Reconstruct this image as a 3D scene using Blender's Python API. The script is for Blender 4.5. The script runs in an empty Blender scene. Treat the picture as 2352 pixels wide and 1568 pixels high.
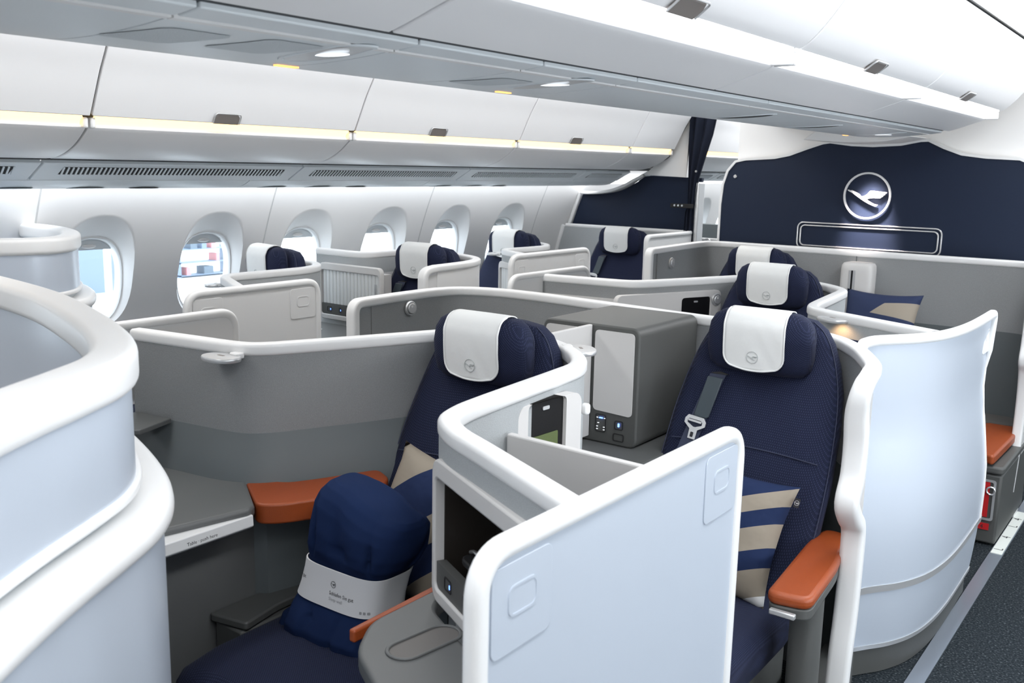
import bpy, bmesh, math, random
from mathutils import Vector, Matrix, noise
random.seed(7)
S = bpy.context.scene
COL = S.collection
PI = math.pi
V = Vector
LOC = {}

# ------------------------------------------------------------------ materials
def _new(name):
    m = bpy.data.materials.new(name); m.use_nodes = True
    nt = m.node_tree
    return m, nt, nt.nodes['Principled BSDF']

def mat(name, col, rough=.5, metal=0., spec=.5, bump=0., bscale=200., var=0., vscale=40., coat=0.):
    m, nt, b = _new(name)
    b.inputs['Base Color'].default_value = (*col, 1)
    b.inputs['Roughness'].default_value = rough
    b.inputs['Metallic'].default_value = metal
    b.inputs['Specular IOR Level'].default_value = spec
    b.inputs['Coat Weight'].default_value = coat
    if bump or var:
        tc = nt.nodes.new('ShaderNodeTexCoord')
        if var:
            n = nt.nodes.new('ShaderNodeTexNoise'); n.inputs['Scale'].default_value = vscale
            n.inputs['Detail'].default_value = 6
            nt.links.new(tc.outputs['Object'], n.inputs['Vector'])
            mx = nt.nodes.new('ShaderNodeMix'); mx.data_type = 'RGBA'
            mx.inputs['A'].default_value = (*[c*(1-var) for c in col], 1)
            mx.inputs['B'].default_value = (*[min(1, c*(1+var)) for c in col], 1)
            nt.links.new(n.outputs['Fac'], mx.inputs['Factor'])
            nt.links.new(mx.outputs['Result'], b.inputs['Base Color'])
        if bump:
            n2 = nt.nodes.new('ShaderNodeTexNoise'); n2.inputs['Scale'].default_value = bscale
            n2.inputs['Detail'].default_value = 4
            nt.links.new(tc.outputs['Object'], n2.inputs['Vector'])
            bp = nt.nodes.new('ShaderNodeBump'); bp.inputs['Strength'].default_value = bump
            bp.inputs['Distance'].default_value = .002
            nt.links.new(n2.outputs['Fac'], bp.inputs['Height'])
            nt.links.new(bp.outputs['Normal'], b.inputs['Normal'])
    return m

def math_node(nt, op, a, b=None):
    n = nt.nodes.new('ShaderNodeMath'); n.operation = op
    for i, v in enumerate((a, b)):
        if v is None: continue
        if isinstance(v, (int, float)): n.inputs[i].default_value = v
        else: nt.links.new(v, n.inputs[i])
    return n.outputs[0]

def dotted(name, base, dot, period=.0085):
    """woven upholstery with small staggered light dots"""
    m, nt, b = _new(name)
    b.inputs['Roughness'].default_value = .85
    b.inputs['Specular IOR Level'].default_value = .2
    b.inputs['Sheen Weight'].default_value = .03
    tc = nt.nodes.new('ShaderNodeTexCoord')
    sp = nt.nodes.new('ShaderNodeSeparateXYZ'); nt.links.new(tc.outputs['Object'], sp.inputs[0])
    k = 2*PI/period
    x = sp.outputs[0]
    w = math_node(nt, 'SUBTRACT', sp.outputs[2], math_node(nt, 'MULTIPLY', sp.outputs[1], 1.0))
    s1 = math_node(nt, 'SINE', math_node(nt, 'MULTIPLY', x, k))
    s2 = math_node(nt, 'SINE', math_node(nt, 'MULTIPLY', w, k*.9))
    pr = math_node(nt, 'MULTIPLY', s1, s2)
    mr = nt.nodes.new('ShaderNodeMapRange')
    mr.inputs['From Min'].default_value = .45; mr.inputs['From Max'].default_value = .95
    nt.links.new(pr, mr.inputs['Value'])
    mx = nt.nodes.new('ShaderNodeMix'); mx.data_type = 'RGBA'
    mx.inputs['A'].default_value = (*base, 1); mx.inputs['B'].default_value = (*dot, 1)
    nt.links.new(mr.outputs['Result'], mx.inputs['Factor'])
    nt.links.new(mx.outputs['Result'], b.inputs['Base Color'])
    bp = nt.nodes.new('ShaderNodeBump'); bp.inputs['Strength'].default_value = .4; bp.inputs['Distance'].default_value = .001
    nt.links.new(pr, bp.inputs['Height']); nt.links.new(bp.outputs['Normal'], b.inputs['Normal'])
    return m

def stripes(name, stops, ax, ay, off):
    """cushion print: constant colour bands along the local direction (ax, ay); stops = [(pos, colour)]"""
    m, nt, b = _new(name)
    b.inputs['Roughness'].default_value = .8; b.inputs['Specular IOR Level'].default_value = .2
    tc = nt.nodes.new('ShaderNodeTexCoord')
    sp = nt.nodes.new('ShaderNodeSeparateXYZ'); nt.links.new(tc.outputs['Object'], sp.inputs[0])
    t = math_node(nt, 'ADD', math_node(nt, 'MULTIPLY', sp.outputs[0], ax), math_node(nt, 'MULTIPLY', sp.outputs[1], ay))
    t = math_node(nt, 'ADD', t, off)
    r = nt.nodes.new('ShaderNodeValToRGB'); r.color_ramp.interpolation = 'CONSTANT'
    e = r.color_ramp.elements
    e[0].position = stops[0][0]; e[0].color = (*stops[0][1], 1)
    e[1].position = stops[1][0]; e[1].color = (*stops[1][1], 1)
    for p, c in stops[2:]:
        q = e.new(p); q.color = (*c, 1)
    nt.links.new(t, r.inputs[0]); nt.links.new(r.outputs[0], b.inputs['Base Color'])
    n2 = nt.nodes.new('ShaderNodeTexNoise'); n2.inputs['Scale'].default_value = 9; n2.inputs['Detail'].default_value = 3
    nt.links.new(tc.outputs['Object'], n2.inputs['Vector'])
    bp = nt.nodes.new('ShaderNodeBump'); bp.inputs['Strength'].default_value = .5; bp.inputs['Distance'].default_value = .02
    nt.links.new(n2.outputs['Fac'], bp.inputs['Height']); nt.links.new(bp.outputs['Normal'], b.inputs['Normal'])
    return m

def emit(name, col, strength):
    m, nt, b = _new(name)
    b.inputs['Base Color'].default_value = (*col, 1)
    b.inputs['Emission Color'].default_value = (*col, 1)
    b.inputs['Emission Strength'].default_value = strength
    return m

def glass(name):
    m = bpy.data.materials.new(name); m.use_nodes = True
    nt = m.node_tree; nt.nodes.clear()
    o = nt.nodes.new('ShaderNodeOutputMaterial')
    t = nt.nodes.new('ShaderNodeBsdfTransparent'); t.inputs[0].default_value = (.95, .98, 1, 1)
    g = nt.nodes.new('ShaderNodeBsdfGlossy'); g.inputs['Roughness'].default_value = .03
    mx = nt.nodes.new('ShaderNodeMixShader'); mx.inputs[0].default_value = .06
    nt.links.new(t.outputs[0], mx.inputs[1]); nt.links.new(g.outputs[0], mx.inputs[2])
    nt.links.new(mx.outputs[0], o.inputs[0])
    return m

def carpet():
    m, nt, b = _new('carpet')
    b.inputs['Roughness'].default_value = .95; b.inputs['Specular IOR Level'].default_value = .1
    tc = nt.nodes.new('ShaderNodeTexCoord')
    n = nt.nodes.new('ShaderNodeTexNoise'); n.inputs['Scale'].default_value = 130; n.inputs['Detail'].default_value = 5
    nt.links.new(tc.outputs['Object'], n.inputs['Vector'])
    r = nt.nodes.new('ShaderNodeValToRGB')
    e = r.color_ramp.elements
    e[0].position = .35; e[0].color = (.010, .014, .018, 1)
    e[1].position = .60; e[1].color = (.035, .043, .05, 1)
    q = e.new(.72); q.color = (.15, .17, .18, 1)
    nt.links.new(n.outputs['Fac'], r.inputs[0]); nt.links.new(r.outputs[0], b.inputs['Base Color'])
    bp = nt.nodes.new('ShaderNodeBump'); bp.inputs['Strength'].default_value = .6; bp.inputs['Distance'].default_value = .004
    nt.links.new(n.outputs['Fac'], bp.inputs['Height']); nt.links.new(bp.outputs['Normal'], b.inputs['Normal'])
    return m

M = {}
M['trim'] = mat('white_trim', (.82, .825, .825), .35, var=.02, vscale=8)
M['white'] = mat('white_plastic', (.78, .785, .785), .4, var=.015, vscale=6)
M['pearl'] = mat('cool_lit_shell', (.54, .60, .685), .30, metal=.12, spec=.6, var=.015, vscale=5)  # white shells; cool bluish light reflected in them is put into the colour
M['greige'] = mat('greige_plastic', (.62, .61, .60), .45, var=.015, vscale=6)
M['lining'] = mat('cabin_lining', (.86, .86, .855), .5, var=.012, vscale=5)
M['bin'] = mat('bin_plastic', (.85, .855, .865), .38, var=.012, vscale=5)
M['psu'] = mat('service_panel', (.72, .77, .80), .4, var=.015, vscale=7)
M['vent'] = mat('vent_mesh', (.56, .61, .64), .5, bump=.4, bscale=400)
M['fabric'] = mat('grey_fabric', (.285, .295, .30), .92, spec=.15, bump=.5, bscale=420, var=.14, vscale=260)
M['fabric_light'] = mat('pale_grey_fabric', (.40, .42, .43), .9, spec=.15, bump=.5, bscale=420, var=.10, vscale=260)
M['lower'] = mat('slate_panel', (.115, .132, .137), .55, var=.03, vscale=12)
M['dark'] = mat('dark_grey_plastic', (.085, .088, .085), .5, bump=.15, bscale=500)
M['table'] = mat('grey_laminate', (.125, .13, .13), .45, bump=.1, bscale=600, var=.03, vscale=30)
M['tabledk'] = mat('taupe_recess', (.14, .132, .125), .5)
M['black'] = mat('black_gloss', (.008, .008, .009), .3, spec=.25)
M['blackm'] = mat('black_matte', (.015, .015, .016), .6)
M['interior'] = mat('dark_brown_lining', (.028, .024, .021), .25)
M['navy'] = dotted('navy_upholstery', (.011, .015, .038), (.042, .052, .115), .0066)
M['navyflat'] = mat('navy_laminate', (.0085, .0165, .040), .6, spec=.3, bump=.15, bscale=500, var=.06, vscale=150)
M['navycloth'] = mat('navy_cloth', (.012, .024, .075), .85, spec=.15, bump=.3, bscale=500)
M['blanket'] = mat('blanket_cloth', (.010, .022, .070), .9, spec=.1, bump=.8, bscale=7)
M['blanket'].node_tree.nodes['Bump'].inputs['Distance'].default_value = .03
[setattr(n_.inputs['Detail'], 'default_value', 1.2) for n_ in M['blanket'].node_tree.nodes if n_.bl_idname == 'ShaderNodeTexNoise']
M['curtain'] = mat('curtain_cloth', (.018, .022, .036), .9, spec=.1)
M['piping'] = mat('navy_piping', (.024, .031, .066), .7)
M['cover'] = mat('white_cloth', (.80, .81, .80), .85, spec=.2, bump=.25, bscale=60)
M['emboss'] = mat('embossed_cloth', (.50, .52, .52), .85, spec=.2)
M['orange'] = mat('orange_leather', (.32, .062, .013), .42, bump=.25, bscale=500, var=.06, vscale=80)
M['metal'] = mat('brushed_metal', (.72, .73, .74), .28, metal=.9)
M['satin'] = mat('satin_silver', (.62, .63, .64), .35, metal=.55)
M['latch'] = mat('latch_grey', (.24, .215, .20), .35, metal=.3)
M['buckle'] = mat('buckle_metal', (.88, .88, .88), .2, metal=.6)
M['strap'] = mat('slate_leather', (.045, .062, .075), .5)
M['web'] = mat('navy_webbing', (.022, .03, .065), .55)
M['paper'] = mat('white_paper', (.76, .76, .77), .7)
M['ink'] = mat('black_ink', (.02, .02, .025), .7)
M['inkg'] = mat('grey_ink', (.35, .35, .36), .7)
M['red'] = mat('red_webbing', (.55, .012, .015), .55)
M['screen'] = mat('olive_screen_reflection', (.10, .13, .05), .18)  # greenish reflection on the monitor, painted as its base colour
M['gap'] = mat('dark_gap', (.05, .055, .06), .7)
M['seam'] = mat('seam_grey', (.58, .59, .59), .6)
M['slat'] = mat('tambour', (.70, .72, .72), .4)
M['floorstrip'] = mat('aluminium_strip', (.30, .34, .40), .3, metal=.5)
M['glowlabel'] = mat('exit_path_label', (.80, .84, .80), .5)
M['carpet'] = carpet()
M['glass'] = glass('window_glass')
M['warm'] = emit('warm_strip', (1.0, .70, .34), 1.35)
M['cool'] = emit('white_strip', (.97, .98, 1.0), 4.0)
M['wash'] = emit('wash_slot', (.97, .98, 1.0), 2.2)
M['led'] = emit('blue_led', (.10, .22, 1.0), 4.0)
M['ledw'] = emit('white_led', (.9, .95, 1.0), .8)
M['sign'] = emit('amber_sign', (1.0, .42, .12), 1.5)
BEIGE = (.30, .262, .212); NAVYC = (.012, .024, .075); WHT = (.72, .72, .71)

# ------------------------------------------------------------------ objects
def mesh(name, geo, material, parent=None, smooth=True, angle=35, bevel=0., seg=2):
    verts, faces = geo
    off = LOC.get(parent.name, V((0, 0, 0))) if parent else V((0, 0, 0))
    me = bpy.data.meshes.new(name)
    me.from_pydata([tuple(V(v) - off) for v in verts], [], faces)
    bm = bmesh.new(); bm.from_mesh(me)
    bmesh.ops.remove_doubles(bm, verts=bm.verts, dist=1e-6)
    bmesh.ops.recalc_face_normals(bm, faces=bm.faces)
    bm.to_mesh(me); bm.free()
    if smooth:
        me.shade_smooth(); me.set_sharp_from_angle(angle=math.radians(angle))
    me.materials.append(material)
    o = bpy.data.objects.new(name, me); COL.objects.link(o)
    if parent:
        o.parent = parent; LOC[o.name] = off
    if bevel:
        b = o.modifiers.new('Bevel', 'BEVEL'); b.width = bevel; b.segments = seg
        b.limit_method = 'ANGLE'; b.angle_limit = math.radians(40); b.harden_normals = False
    return o

def tag(o, label, cat, group=None, kind=None):
    o['label'] = label; o['category'] = cat
    if group: o['group'] = group
    if kind: o['kind'] = kind
    return o

def thing(name, label, cat, loc, group=None):
    o = bpy.data.objects.new(name, None); COL.objects.link(o)
    o.location = loc; o.empty_display_size = .1
    LOC[o.name] = V(loc)
    return tag(o, label, cat, group)

def struct(o, label=None):
    o['kind'] = 'structure'
    if label: o['label'] = label
    return o

def copy_tree(root, loc, label, group=None, skip=()):
    r = root.copy(); COL.objects.link(r); r.location = loc
    r['label'] = label
    if group: r['group'] = group
    def rec(a, b):
        for ch in [c for c in bpy.data.objects if c.parent is a]:
            if ch.name.startswith(skip or ('\n',)): continue
            c = ch.copy(); COL.objects.link(c); c.parent = b
            rec(ch, c)
    rec(root, r)
    return r

# ------------------------------------------------------------------ geometry
def join(*gs):
    vs, fs = [], []
    for v, f in gs:
        k = len(vs); vs += list(v); fs += [tuple(i+k for i in q) for q in f]
    return vs, fs

def xf(geo, m):
    return [m @ V(v) for v in geo[0]], geo[1]

def box(x0, y0, z0, x1, y1, z1):
    v = [(x, y, z) for z in (z0, z1) for y in (y0, y1) for x in (x0, x1)]
    return v, [(0, 1, 3, 2), (4, 6, 7, 5), (0, 4, 5, 1), (1, 5, 7, 3), (3, 7, 6, 2), (2, 6, 4, 0)]

def rr(w, h, r, n=5, cx=0, cy=0):
    pts = []
    for sx, sy, a0 in ((1, 1, 0), (-1, 1, 90), (-1, -1, 180), (1, -1, 270)):
        for i in range(n+1):
            a = math.radians(a0+90*i/n)
            pts.append((cx+sx*(w/2-r)+r*math.cos(a), cy+sy*(h/2-r)+r*math.sin(a)))
    return pts

def circ(r, n=32, cx=0, cy=0):
    return [(cx+r*math.cos(2*PI*i/n), cy+r*math.sin(2*PI*i/n)) for i in range(n)]

def prism(outline, o, ux, uy, dv):
    o, ux, uy, dv = V(o), V(ux), V(uy), V(dv)
    a = [o+ux*p[0]+uy*p[1] for p in outline]; n = len(a)
    return a+[p+dv for p in a], [tuple(range(n)), tuple(range(2*n-1, n-1, -1))]+[(i, (i+1) % n, n+(i+1) % n, n+i) for i in range(n)]

def frame(outer, inner, o, ux, uy, dv):
    o, ux, uy, dv = V(o), V(ux), V(uy), V(dv); n = len(outer)
    P = lambda l: [o+ux*p[0]+uy*p[1] for p in l]
    a, b = P(outer), P(inner)
    v = a+b+[p+dv for p in a]+[p+dv for p in b]
    f = []
    for i in range(n):
        j = (i+1) % n
        f += [(i, j, n+j, n+i), (2*n+i, 3*n+i, 3*n+j, 2*n+j), (i, 2*n+i, 2*n+j, j), (n+i, n+j, 3*n+j, 3*n+i)]
    return v, f

def fillet(pts, r, n=7):
    pts = [V(p) for p in pts]
    rs = r if isinstance(r, (list, tuple)) else [r]*len(pts)
    out = [pts[0]]
    for i in range(1, len(pts)-1):
        a, b, c = pts[i-1], pts[i], pts[i+1]
        d1, d2 = (a-b), (c-b)
        rad = min(rs[i], d1.length*.48, d2.length*.48)
        if rad < 1e-4 or d1.angle(d2) > math.radians(178): out.append(b); continue
        p, q = b+d1.normalized()*rad, b+d2.normalized()*rad
        for k in range(n+1):
            t = k/n
            out.append(p*(1-t)**2+b*2*t*(1-t)+q*t*t)
    out.append(pts[-1])
    return out

def smooth_path(pts, n=6):
    """Catmull-Rom through the points"""
    P = [V(p) for p in pts]; P = [P[0]*2-P[1]]+P+[P[-1]*2-P[-2]]
    out = []
    for i in range(1, len(P)-2):
        a, b, c, d = P[i-1:i+3]
        for k in range(n):
            t = k/n
            out.append(.5*((2*b)+(c-a)*t+(2*a-5*b+4*c-d)*t*t+(3*b-a-3*c+d)*t**3))
    out.append(P[-2])
    return out

def hnormals(pts):
    n = len(pts); N = [None]*n
    for i in range(n):
        t = pts[min(i+1, n-1)]-pts[max(i-1, 0)]
        h = V((t.x, t.y, 0))
        if h.length > .12*max(t.length, 1e-9) and h.length > 1e-6:
            h.normalize(); N[i] = V((-h.y, h.x, 0))
    for i in range(1, n):
        if N[i] is None: N[i] = N[i-1]
    for i in range(n-2, -1, -1):
        if N[i] is None: N[i] = N[i+1]
    return N

def sweep(pts, prof, N=None, sc=None):
    pts = [V(p) for p in pts]; N = N or hnormals(pts)
    n, k = len(pts), len(prof); v, f = [], []
    for i, p in enumerate(pts):
        t = (pts[min(i+1, n-1)]-pts[max(i-1, 0)]).normalized()
        b = t.cross(N[i]).normalized()
        nn = b.cross(t).normalized()
        q = sc[i] if sc else 1.
        v += [p+nn*u*q+b*w*q for u, w in prof]
    for i in range(n-1):
        for j in range(k):
            f.append((i*k+j, i*k+(j+1) % k, (i+1)*k+(j+1) % k, (i+1)*k+j))
    f += [tuple(range(k-1, -1, -1)), tuple(range((n-1)*k, n*k))]
    return v, f

def tube(pts, r, n=8):
    return sweep(pts, circ(r, n))

def wall(pts, zb, u0, u1, dz=.02, ztop=None, bottom_shift=0.):
    """vertical sheet that hangs below a path; zb may be a function of the point"""
    q = []
    for p in [V(a) for a in pts]:
        if q and (V((p.x, p.y, 0))-V((q[-1].x, q[-1].y, 0))).length < 1e-3: continue
        q.append(p)
    N = hnormals([V((p.x, p.y, 0)) for p in q]); v, f = [], []
    for p, nn in zip(q, N):
        zt = (p.z-dz) if ztop is None else min(ztop, p.z-dz)
        z0 = zb(p) if callable(zb) else zb
        for u, z in ((u0, zt), (u1, zt), (u1+bottom_shift, z0), (u0+bottom_shift, z0)):
            v.append(V((p.x, p.y, z))+nn*u)
    n = len(q)
    for i in range(n-1):
        for j in range(4):
            f.append((i*4+j, i*4+(j+1) % 4, i*4+4+(j+1) % 4, i*4+4+j))
    f += [(3, 2, 1, 0), tuple(range(n*4-4, n*4))]
    return v, f

def loft(secs, caps=True):
    k = len(secs[0]); v = [V(p) for s in secs for p in s]; f = []
    for i in range(len(secs)-1):
        for j in range(k):
            f.append((i*k+j, i*k+(j+1) % k, (i+1)*k+(j+1) % k, (i+1)*k+j))
    if caps: f += [tuple(range(k-1, -1, -1)), tuple(range((len(secs)-1)*k, len(secs)*k))]
    return v, f

def selp(a, b, p=3., n=36):
    out = []
    for i in range(n):
        t = 2*PI*i/n; c, s = math.cos(t), math.sin(t)
        out.append((a*abs(c)**(2/p)*(1 if c >= 0 else -1), b*abs(s)**(2/p)*(1 if s >= 0 else -1)))
    return out

def extrude_y(prof, y0, y1, closed=True):
    """prof: list of (x, z)"""
    n = len(prof)
    v = [(x, y0, z) for x, z in prof]+[(x, y1, z) for x, z in prof]
    f = [(i, (i+1) % n, n+(i+1) % n, n+i) for i in range(n if closed else n-1)]
    if closed: f += [tuple(range(n)), tuple(range(2*n-1, n-1, -1))]
    return v, f

def thick_y(prof, y0, y1, t):
    """a bent sheet of thickness t (to the left of the direction of travel), run along y"""
    n = len(prof); off = []
    for i in range(n):
        a, b = prof[max(i-1, 0)], prof[min(i+1, n-1)]
        d = V((b[0]-a[0], b[1]-a[1])).normalized()
        off.append((prof[i][0]-d.y*t, prof[i][1]+d.x*t))
    return extrude_y(list(prof)+off[::-1], y0, y1)

def cr2(pts, n=5):
    return [(p.x, p.z) for p in smooth_path([(x, 0, z) for x, z in pts], n)]

TRIM = rr(.046, .036, .011, 4)
TRIM_S = rr(.034, .030, .012, 4)

# ------------------------------------------------------------------ emblem
def emblem_polys():
    L = lambda pts: [((x-842)/625., -(y-767)/625.) for x, y in pts]
    body = L([(325, 620), (345, 617), (392, 642), (425, 630), (445, 633), (550, 683), (650, 738), (672, 778), (720, 785), (780, 770), (850, 725),
              (895, 668), (930, 630), (962, 627), (1075, 638), (1055, 668), (1018, 716), (978, 768), (985, 780), (1040, 815), (960, 825),
              (900, 840), (838, 862), (880, 890), (960, 940), (1060, 985), (1140, 995), (1118, 1032), (1095, 1045), (1000, 1015), (900, 975),
              (750, 895), (600, 800), (450, 700), (332, 645)])
    fe = [L([(1060, 637), (1365, 660), (1340, 694), (1050, 664)]), L([(1030, 682), (1320, 708), (1294, 743), (1018, 712)]),
          L([(1000, 728), (1272, 752), (1246, 786), (978, 762)]), L([(970, 774), (1222, 789), (1196, 823), (1020, 818), (960, 828)])]
    return [body]+fe

def emblem(o, ux, uy, r, dv, ringw=.07, seg=40):
    o, ux, uy, dv = V(o), V(ux), V(uy), V(dv)
    g = [frame(circ(r, seg), circ(r*(1-ringw), seg), o, ux, uy, dv)]
    for k, p in enumerate(emblem_polys()):
        g.append(prism([(x*r, y*r) for x, y in p], o+dv*.01*k, ux, uy, dv))
    return join(*g)

def text_geo(s, size, place, depth=.0004):
    """flat lettering from the built-in font; place(x, y) -> 3D point"""
    cu = bpy.data.curves.new('lettering', 'FONT'); cu.body = s; cu.size = size; cu.resolution_u = 2
    ob = bpy.data.objects.new('lettering', cu); COL.objects.link(ob)
    dg = bpy.context.evaluated_depsgraph_get(); dg.update()
    me = bpy.data.meshes.new_from_object(ob.evaluated_get(dg))
    vs = [place(v.co.x, v.co.y) for v in me.vertices]; fs = [tuple(p.vertices) for p in me.polygons]
    bpy.data.objects.remove(ob); bpy.data.curves.remove(cu); bpy.data.meshes.remove(me)
    return vs, fs

# ================================================================== SETTING
XC, ZC, RW = -1.63, .35, 2.70           # centre line and lining circle of the cabin
def wall_x(z): return XC-math.sqrt(max(RW*RW-(z-ZC)**2, .01))

struct(mesh('floor', box(-4.6, -1.2, -.05, 1.4, 11.2, 0), M['carpet'], smooth=False))
# aluminium seat-track strip beside the right-hand aisle
g = box(-.672, -.9, 0, -.618, 8.0, .004)
struct(mesh('trim_1', g, M['floorstrip'], smooth=False))
lab = mesh('floor_label', box(-.668, 4.55, .004, -.622, 5.22, .0065), M['glowlabel'])
tag(lab, 'white printed label on the metal floor strip beside the aisle', 'floor label')
for k, (y, t) in enumerate(((4.60, 'L'), (4.78, '4'), (4.96, 'L'), (5.08, '4'))):
    mesh('marking', text_geo(t, .055, lambda x, q, y=y: V((-.628-q, y+x, .0068))), M['ink'], lab, smooth=False)

# ---- curved side wall with funnel-shaped window bays
WIN_Y = [2.464+.635*i for i in range(-2, 13)]
WZ = 1.075
def funnel_pt(yc, ang, kind):
    c, s = math.cos(ang), math.sin(ang)
    if kind == 'in':  a, b, dz, p = .158, .205, 0., 2.5
    elif kind == 'rim': a, b, dz, p = .165, .212, 0., 2.5
    else: a, b, dz, p = .192, .228, .090, 2.5
    r = 1/((abs(c)/a)**p+(abs(s)/b)**p)**(1/p)
    return yc+r*c, WZ+r*s+(dz*max(0, s)**.7 if kind == 'out' else 0)

def rect_ring(y0, y1, z0, z1, n=14):
    P = [(y1, z0+(z1-z0)*i/n) for i in range(n)]+[(y1-(y1-y0)*i/n, z1) for i in range(n)]
    P += [(y0, z1-(z1-z0)*i/n) for i in range(n)]+[(y0+(y1-y0)*i/n, z0) for i in range(n)]
    return P
wall_geo = []
def wdep(z): return .022+.055*max(0, min(1, (z-WZ+.2)/.4))
ZLO, ZHI = .50, 1.515
for yc in WIN_Y:
    ring = rect_ring(yc-.3175, yc+.3175, ZLO, ZHI)
    angs = [math.atan2(z-WZ, y-yc) for y, z in ring]
    levels = []
    for kind, d in (('in', .006), ('rim', .0)):
        levels.append([V((wall_x(z)-d-wdep(z), y, z)) for y, z in (funnel_pt(yc, a, kind) for a in angs)])
    if abs(yc-6.274) < .05:
        wall_geo.append(extrude_y([(wall_x(z0_), z0_) for z0_ in [ZLO+(ZHI-ZLO)*i/14 for i in range(15)]], yc-.3175, yc+.3175, closed=False)); continue
    outp = [funnel_pt(yc, a, 'out') for a in angs]; rimp = [funnel_pt(yc, a, 'rim') for a in angs]
    for t in (.25, .5, .75, .92, 1.):
        lv = []
        for (yo, zo), (yi, zi) in zip(outp, rimp):
            y, z = yi+(yo-yi)*t, zi+(zo-zi)*t
            lv.append(V((wall_x(z)-wdep(zi)*(1-t), y, z)))
        levels.append(lv)
    for t in (.06, .35, .68, 1.):
        levels.append([V((wall_x(zo+(z-zo)*t), yo+(y-yo)*t, zo+(z-zo)*t)) for (yo, zo), (y, z) in zip(outp, ring)])
    wall_geo.append(loft(levels, caps=False))
low = [(wall_x(z), z) for z in (.0, .1, .2, .3, .4, .5)]
wall_geo.append(extrude_y(low, WIN_Y[0]-.3175, WIN_Y[-1]+.3175, closed=False))
top = [(wall_x(z), z) for z in (1.515, 1.56, 1.62)]
wall_geo.append(extrude_y(top, WIN_Y[0]-.3175, WIN_Y[-1]+.3175, closed=False))
y_w0 = WIN_Y[0]-.3175
full = [(wall_x(z), z) for z in [i*.1 for i in range(17)]]
wall_geo.append(extrude_y(full, -1.2, y_w0, closed=False))
struct(mesh('wall_left', join(*wall_geo), M['lining'], angle=50))
for i in range(-1, 7):                                   # joints between the lining panels
    y = 2.147+1.27*i
    pts = [(wall_x(z)+.0005, y, z) for z in [.5+.06*k for k in range(18)]]
    v, f = [], []
    for x, yy, z in pts: v += [(x, yy-.004, z), (x, yy+.004, z), (x-.004, yy+.004, z), (x-.004, yy-.004, z)]
    for k in range(len(pts)-1):
        for j in range(4): f.append((k*4+j, k*4+(j+1) % 4, k*4+4+(j+1) % 4, k*4+4+j))
    struct(mesh('trim_%d' % (i+3), (v, f), M['seam'], smooth=False))

def window(n, yc):
    root = bpy.data.objects.new('window_%d' % n, None); COL.objects.link(root)
    root.location = (wall_x(WZ)-.08, yc, WZ); LOC[root.name] = V(root.location); root['kind'] = 'structure'
    K = 48
    angs = [2*PI*i/K for i in range(K)]
    lv = []
    for s, d in ((1.05, -.004), (1.03, -.006), (1.0, 0), (.98, .008), (.975, .022), (.965, .040)):
        r = []
        for a in angs:
            y, z = funnel_pt(yc, a, 'in'); y = yc+(y-yc)*s; z = WZ+(z-WZ)*s
            r.append(V((wall_x(z)-d-wdep(z), y, z)))
        lv.append(r)
    mesh('window_frame', loft(lv, caps=False), M['white'], root, angle=60)
    pl = []
    for a in angs:
        y, z = funnel_pt(yc, a, 'in'); pl.append((yc+(y-yc)*.97, WZ+(z-WZ)*.97))
    xw = lambda z: wall_x(z)-wdep(z)
    zt_, zb_ = WZ+.19, WZ-.19; sl_w = (xw(zt_)-xw(zb_))/(zt_-zb_); x0_w = xw(WZ)
    ins = lambda y, z, e: V((x0_w+sl_w*(z-WZ)-e, y, z))
    mesh('window_pane', join((lambda a: (a, [tuple(range(len(a)//2)), tuple(range(len(a)-1, len(a)//2-1, -1))]+[(i, (i+1) % K, K+(i+1) % K, K+i) for i in range(K)]))([ins(y, z, .036) for y, z in pl]+[ins(y, z, .040) for y, z in pl])), M['glass'], root, smooth=False)
    # shade pulled up into the top of the frame
    sh = []
    for i in range(K):
        y, z = pl[i]
        if z > WZ+.150: sh.append((y, z))
    sh.sort(key=lambda p: p[0])
    ys = [p[0] for p in sh]
    out = [(ys[0], WZ+.150)]+sh+[(ys[-1], WZ+.150)]
    ns = len(out)
    mesh('window_shade', ([ins(y, z, .020) for y, z in out]+[ins(y, z, .026) for y, z in out], [tuple(range(ns)), tuple(range(2*ns-1, ns-1, -1))]+[(i, (i+1) % ns, ns+(i+1) % ns, ns+i) for i in range(ns)]), M['psu'], root, smooth=False)
    tabg = loft([[ins(yc+p[0]*q, WZ+.168+p[1]*q, .018-.012*d) for p in selp(.036, .010, 2.2, 20)] for d, q in ((0, 1), (.7, .96), (1, .7))])
    mesh('shade_tab', tabg, M['white'], root)
for i, yc in enumerate(WIN_Y):
    if abs(yc-6.274) > .05: window(i+1, yc)
for i, yc in enumerate(WIN_Y[:8]):                       # the same windows in the opposite wall
    w_ = bpy.data.objects['window_%d' % (i+1)]
    r_ = w_.copy(); COL.objects.link(r_); r_.name = 'window_%d' % (i+40)
    r_.location = (2*XC-w_.location.x, yc, WZ); r_.rotation_euler = (0, 0, PI)
    for ch in [c for c in bpy.data.objects if c.parent is w_]:
        c = ch.copy(); COL.objects.link(c); c.parent = r_

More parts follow.
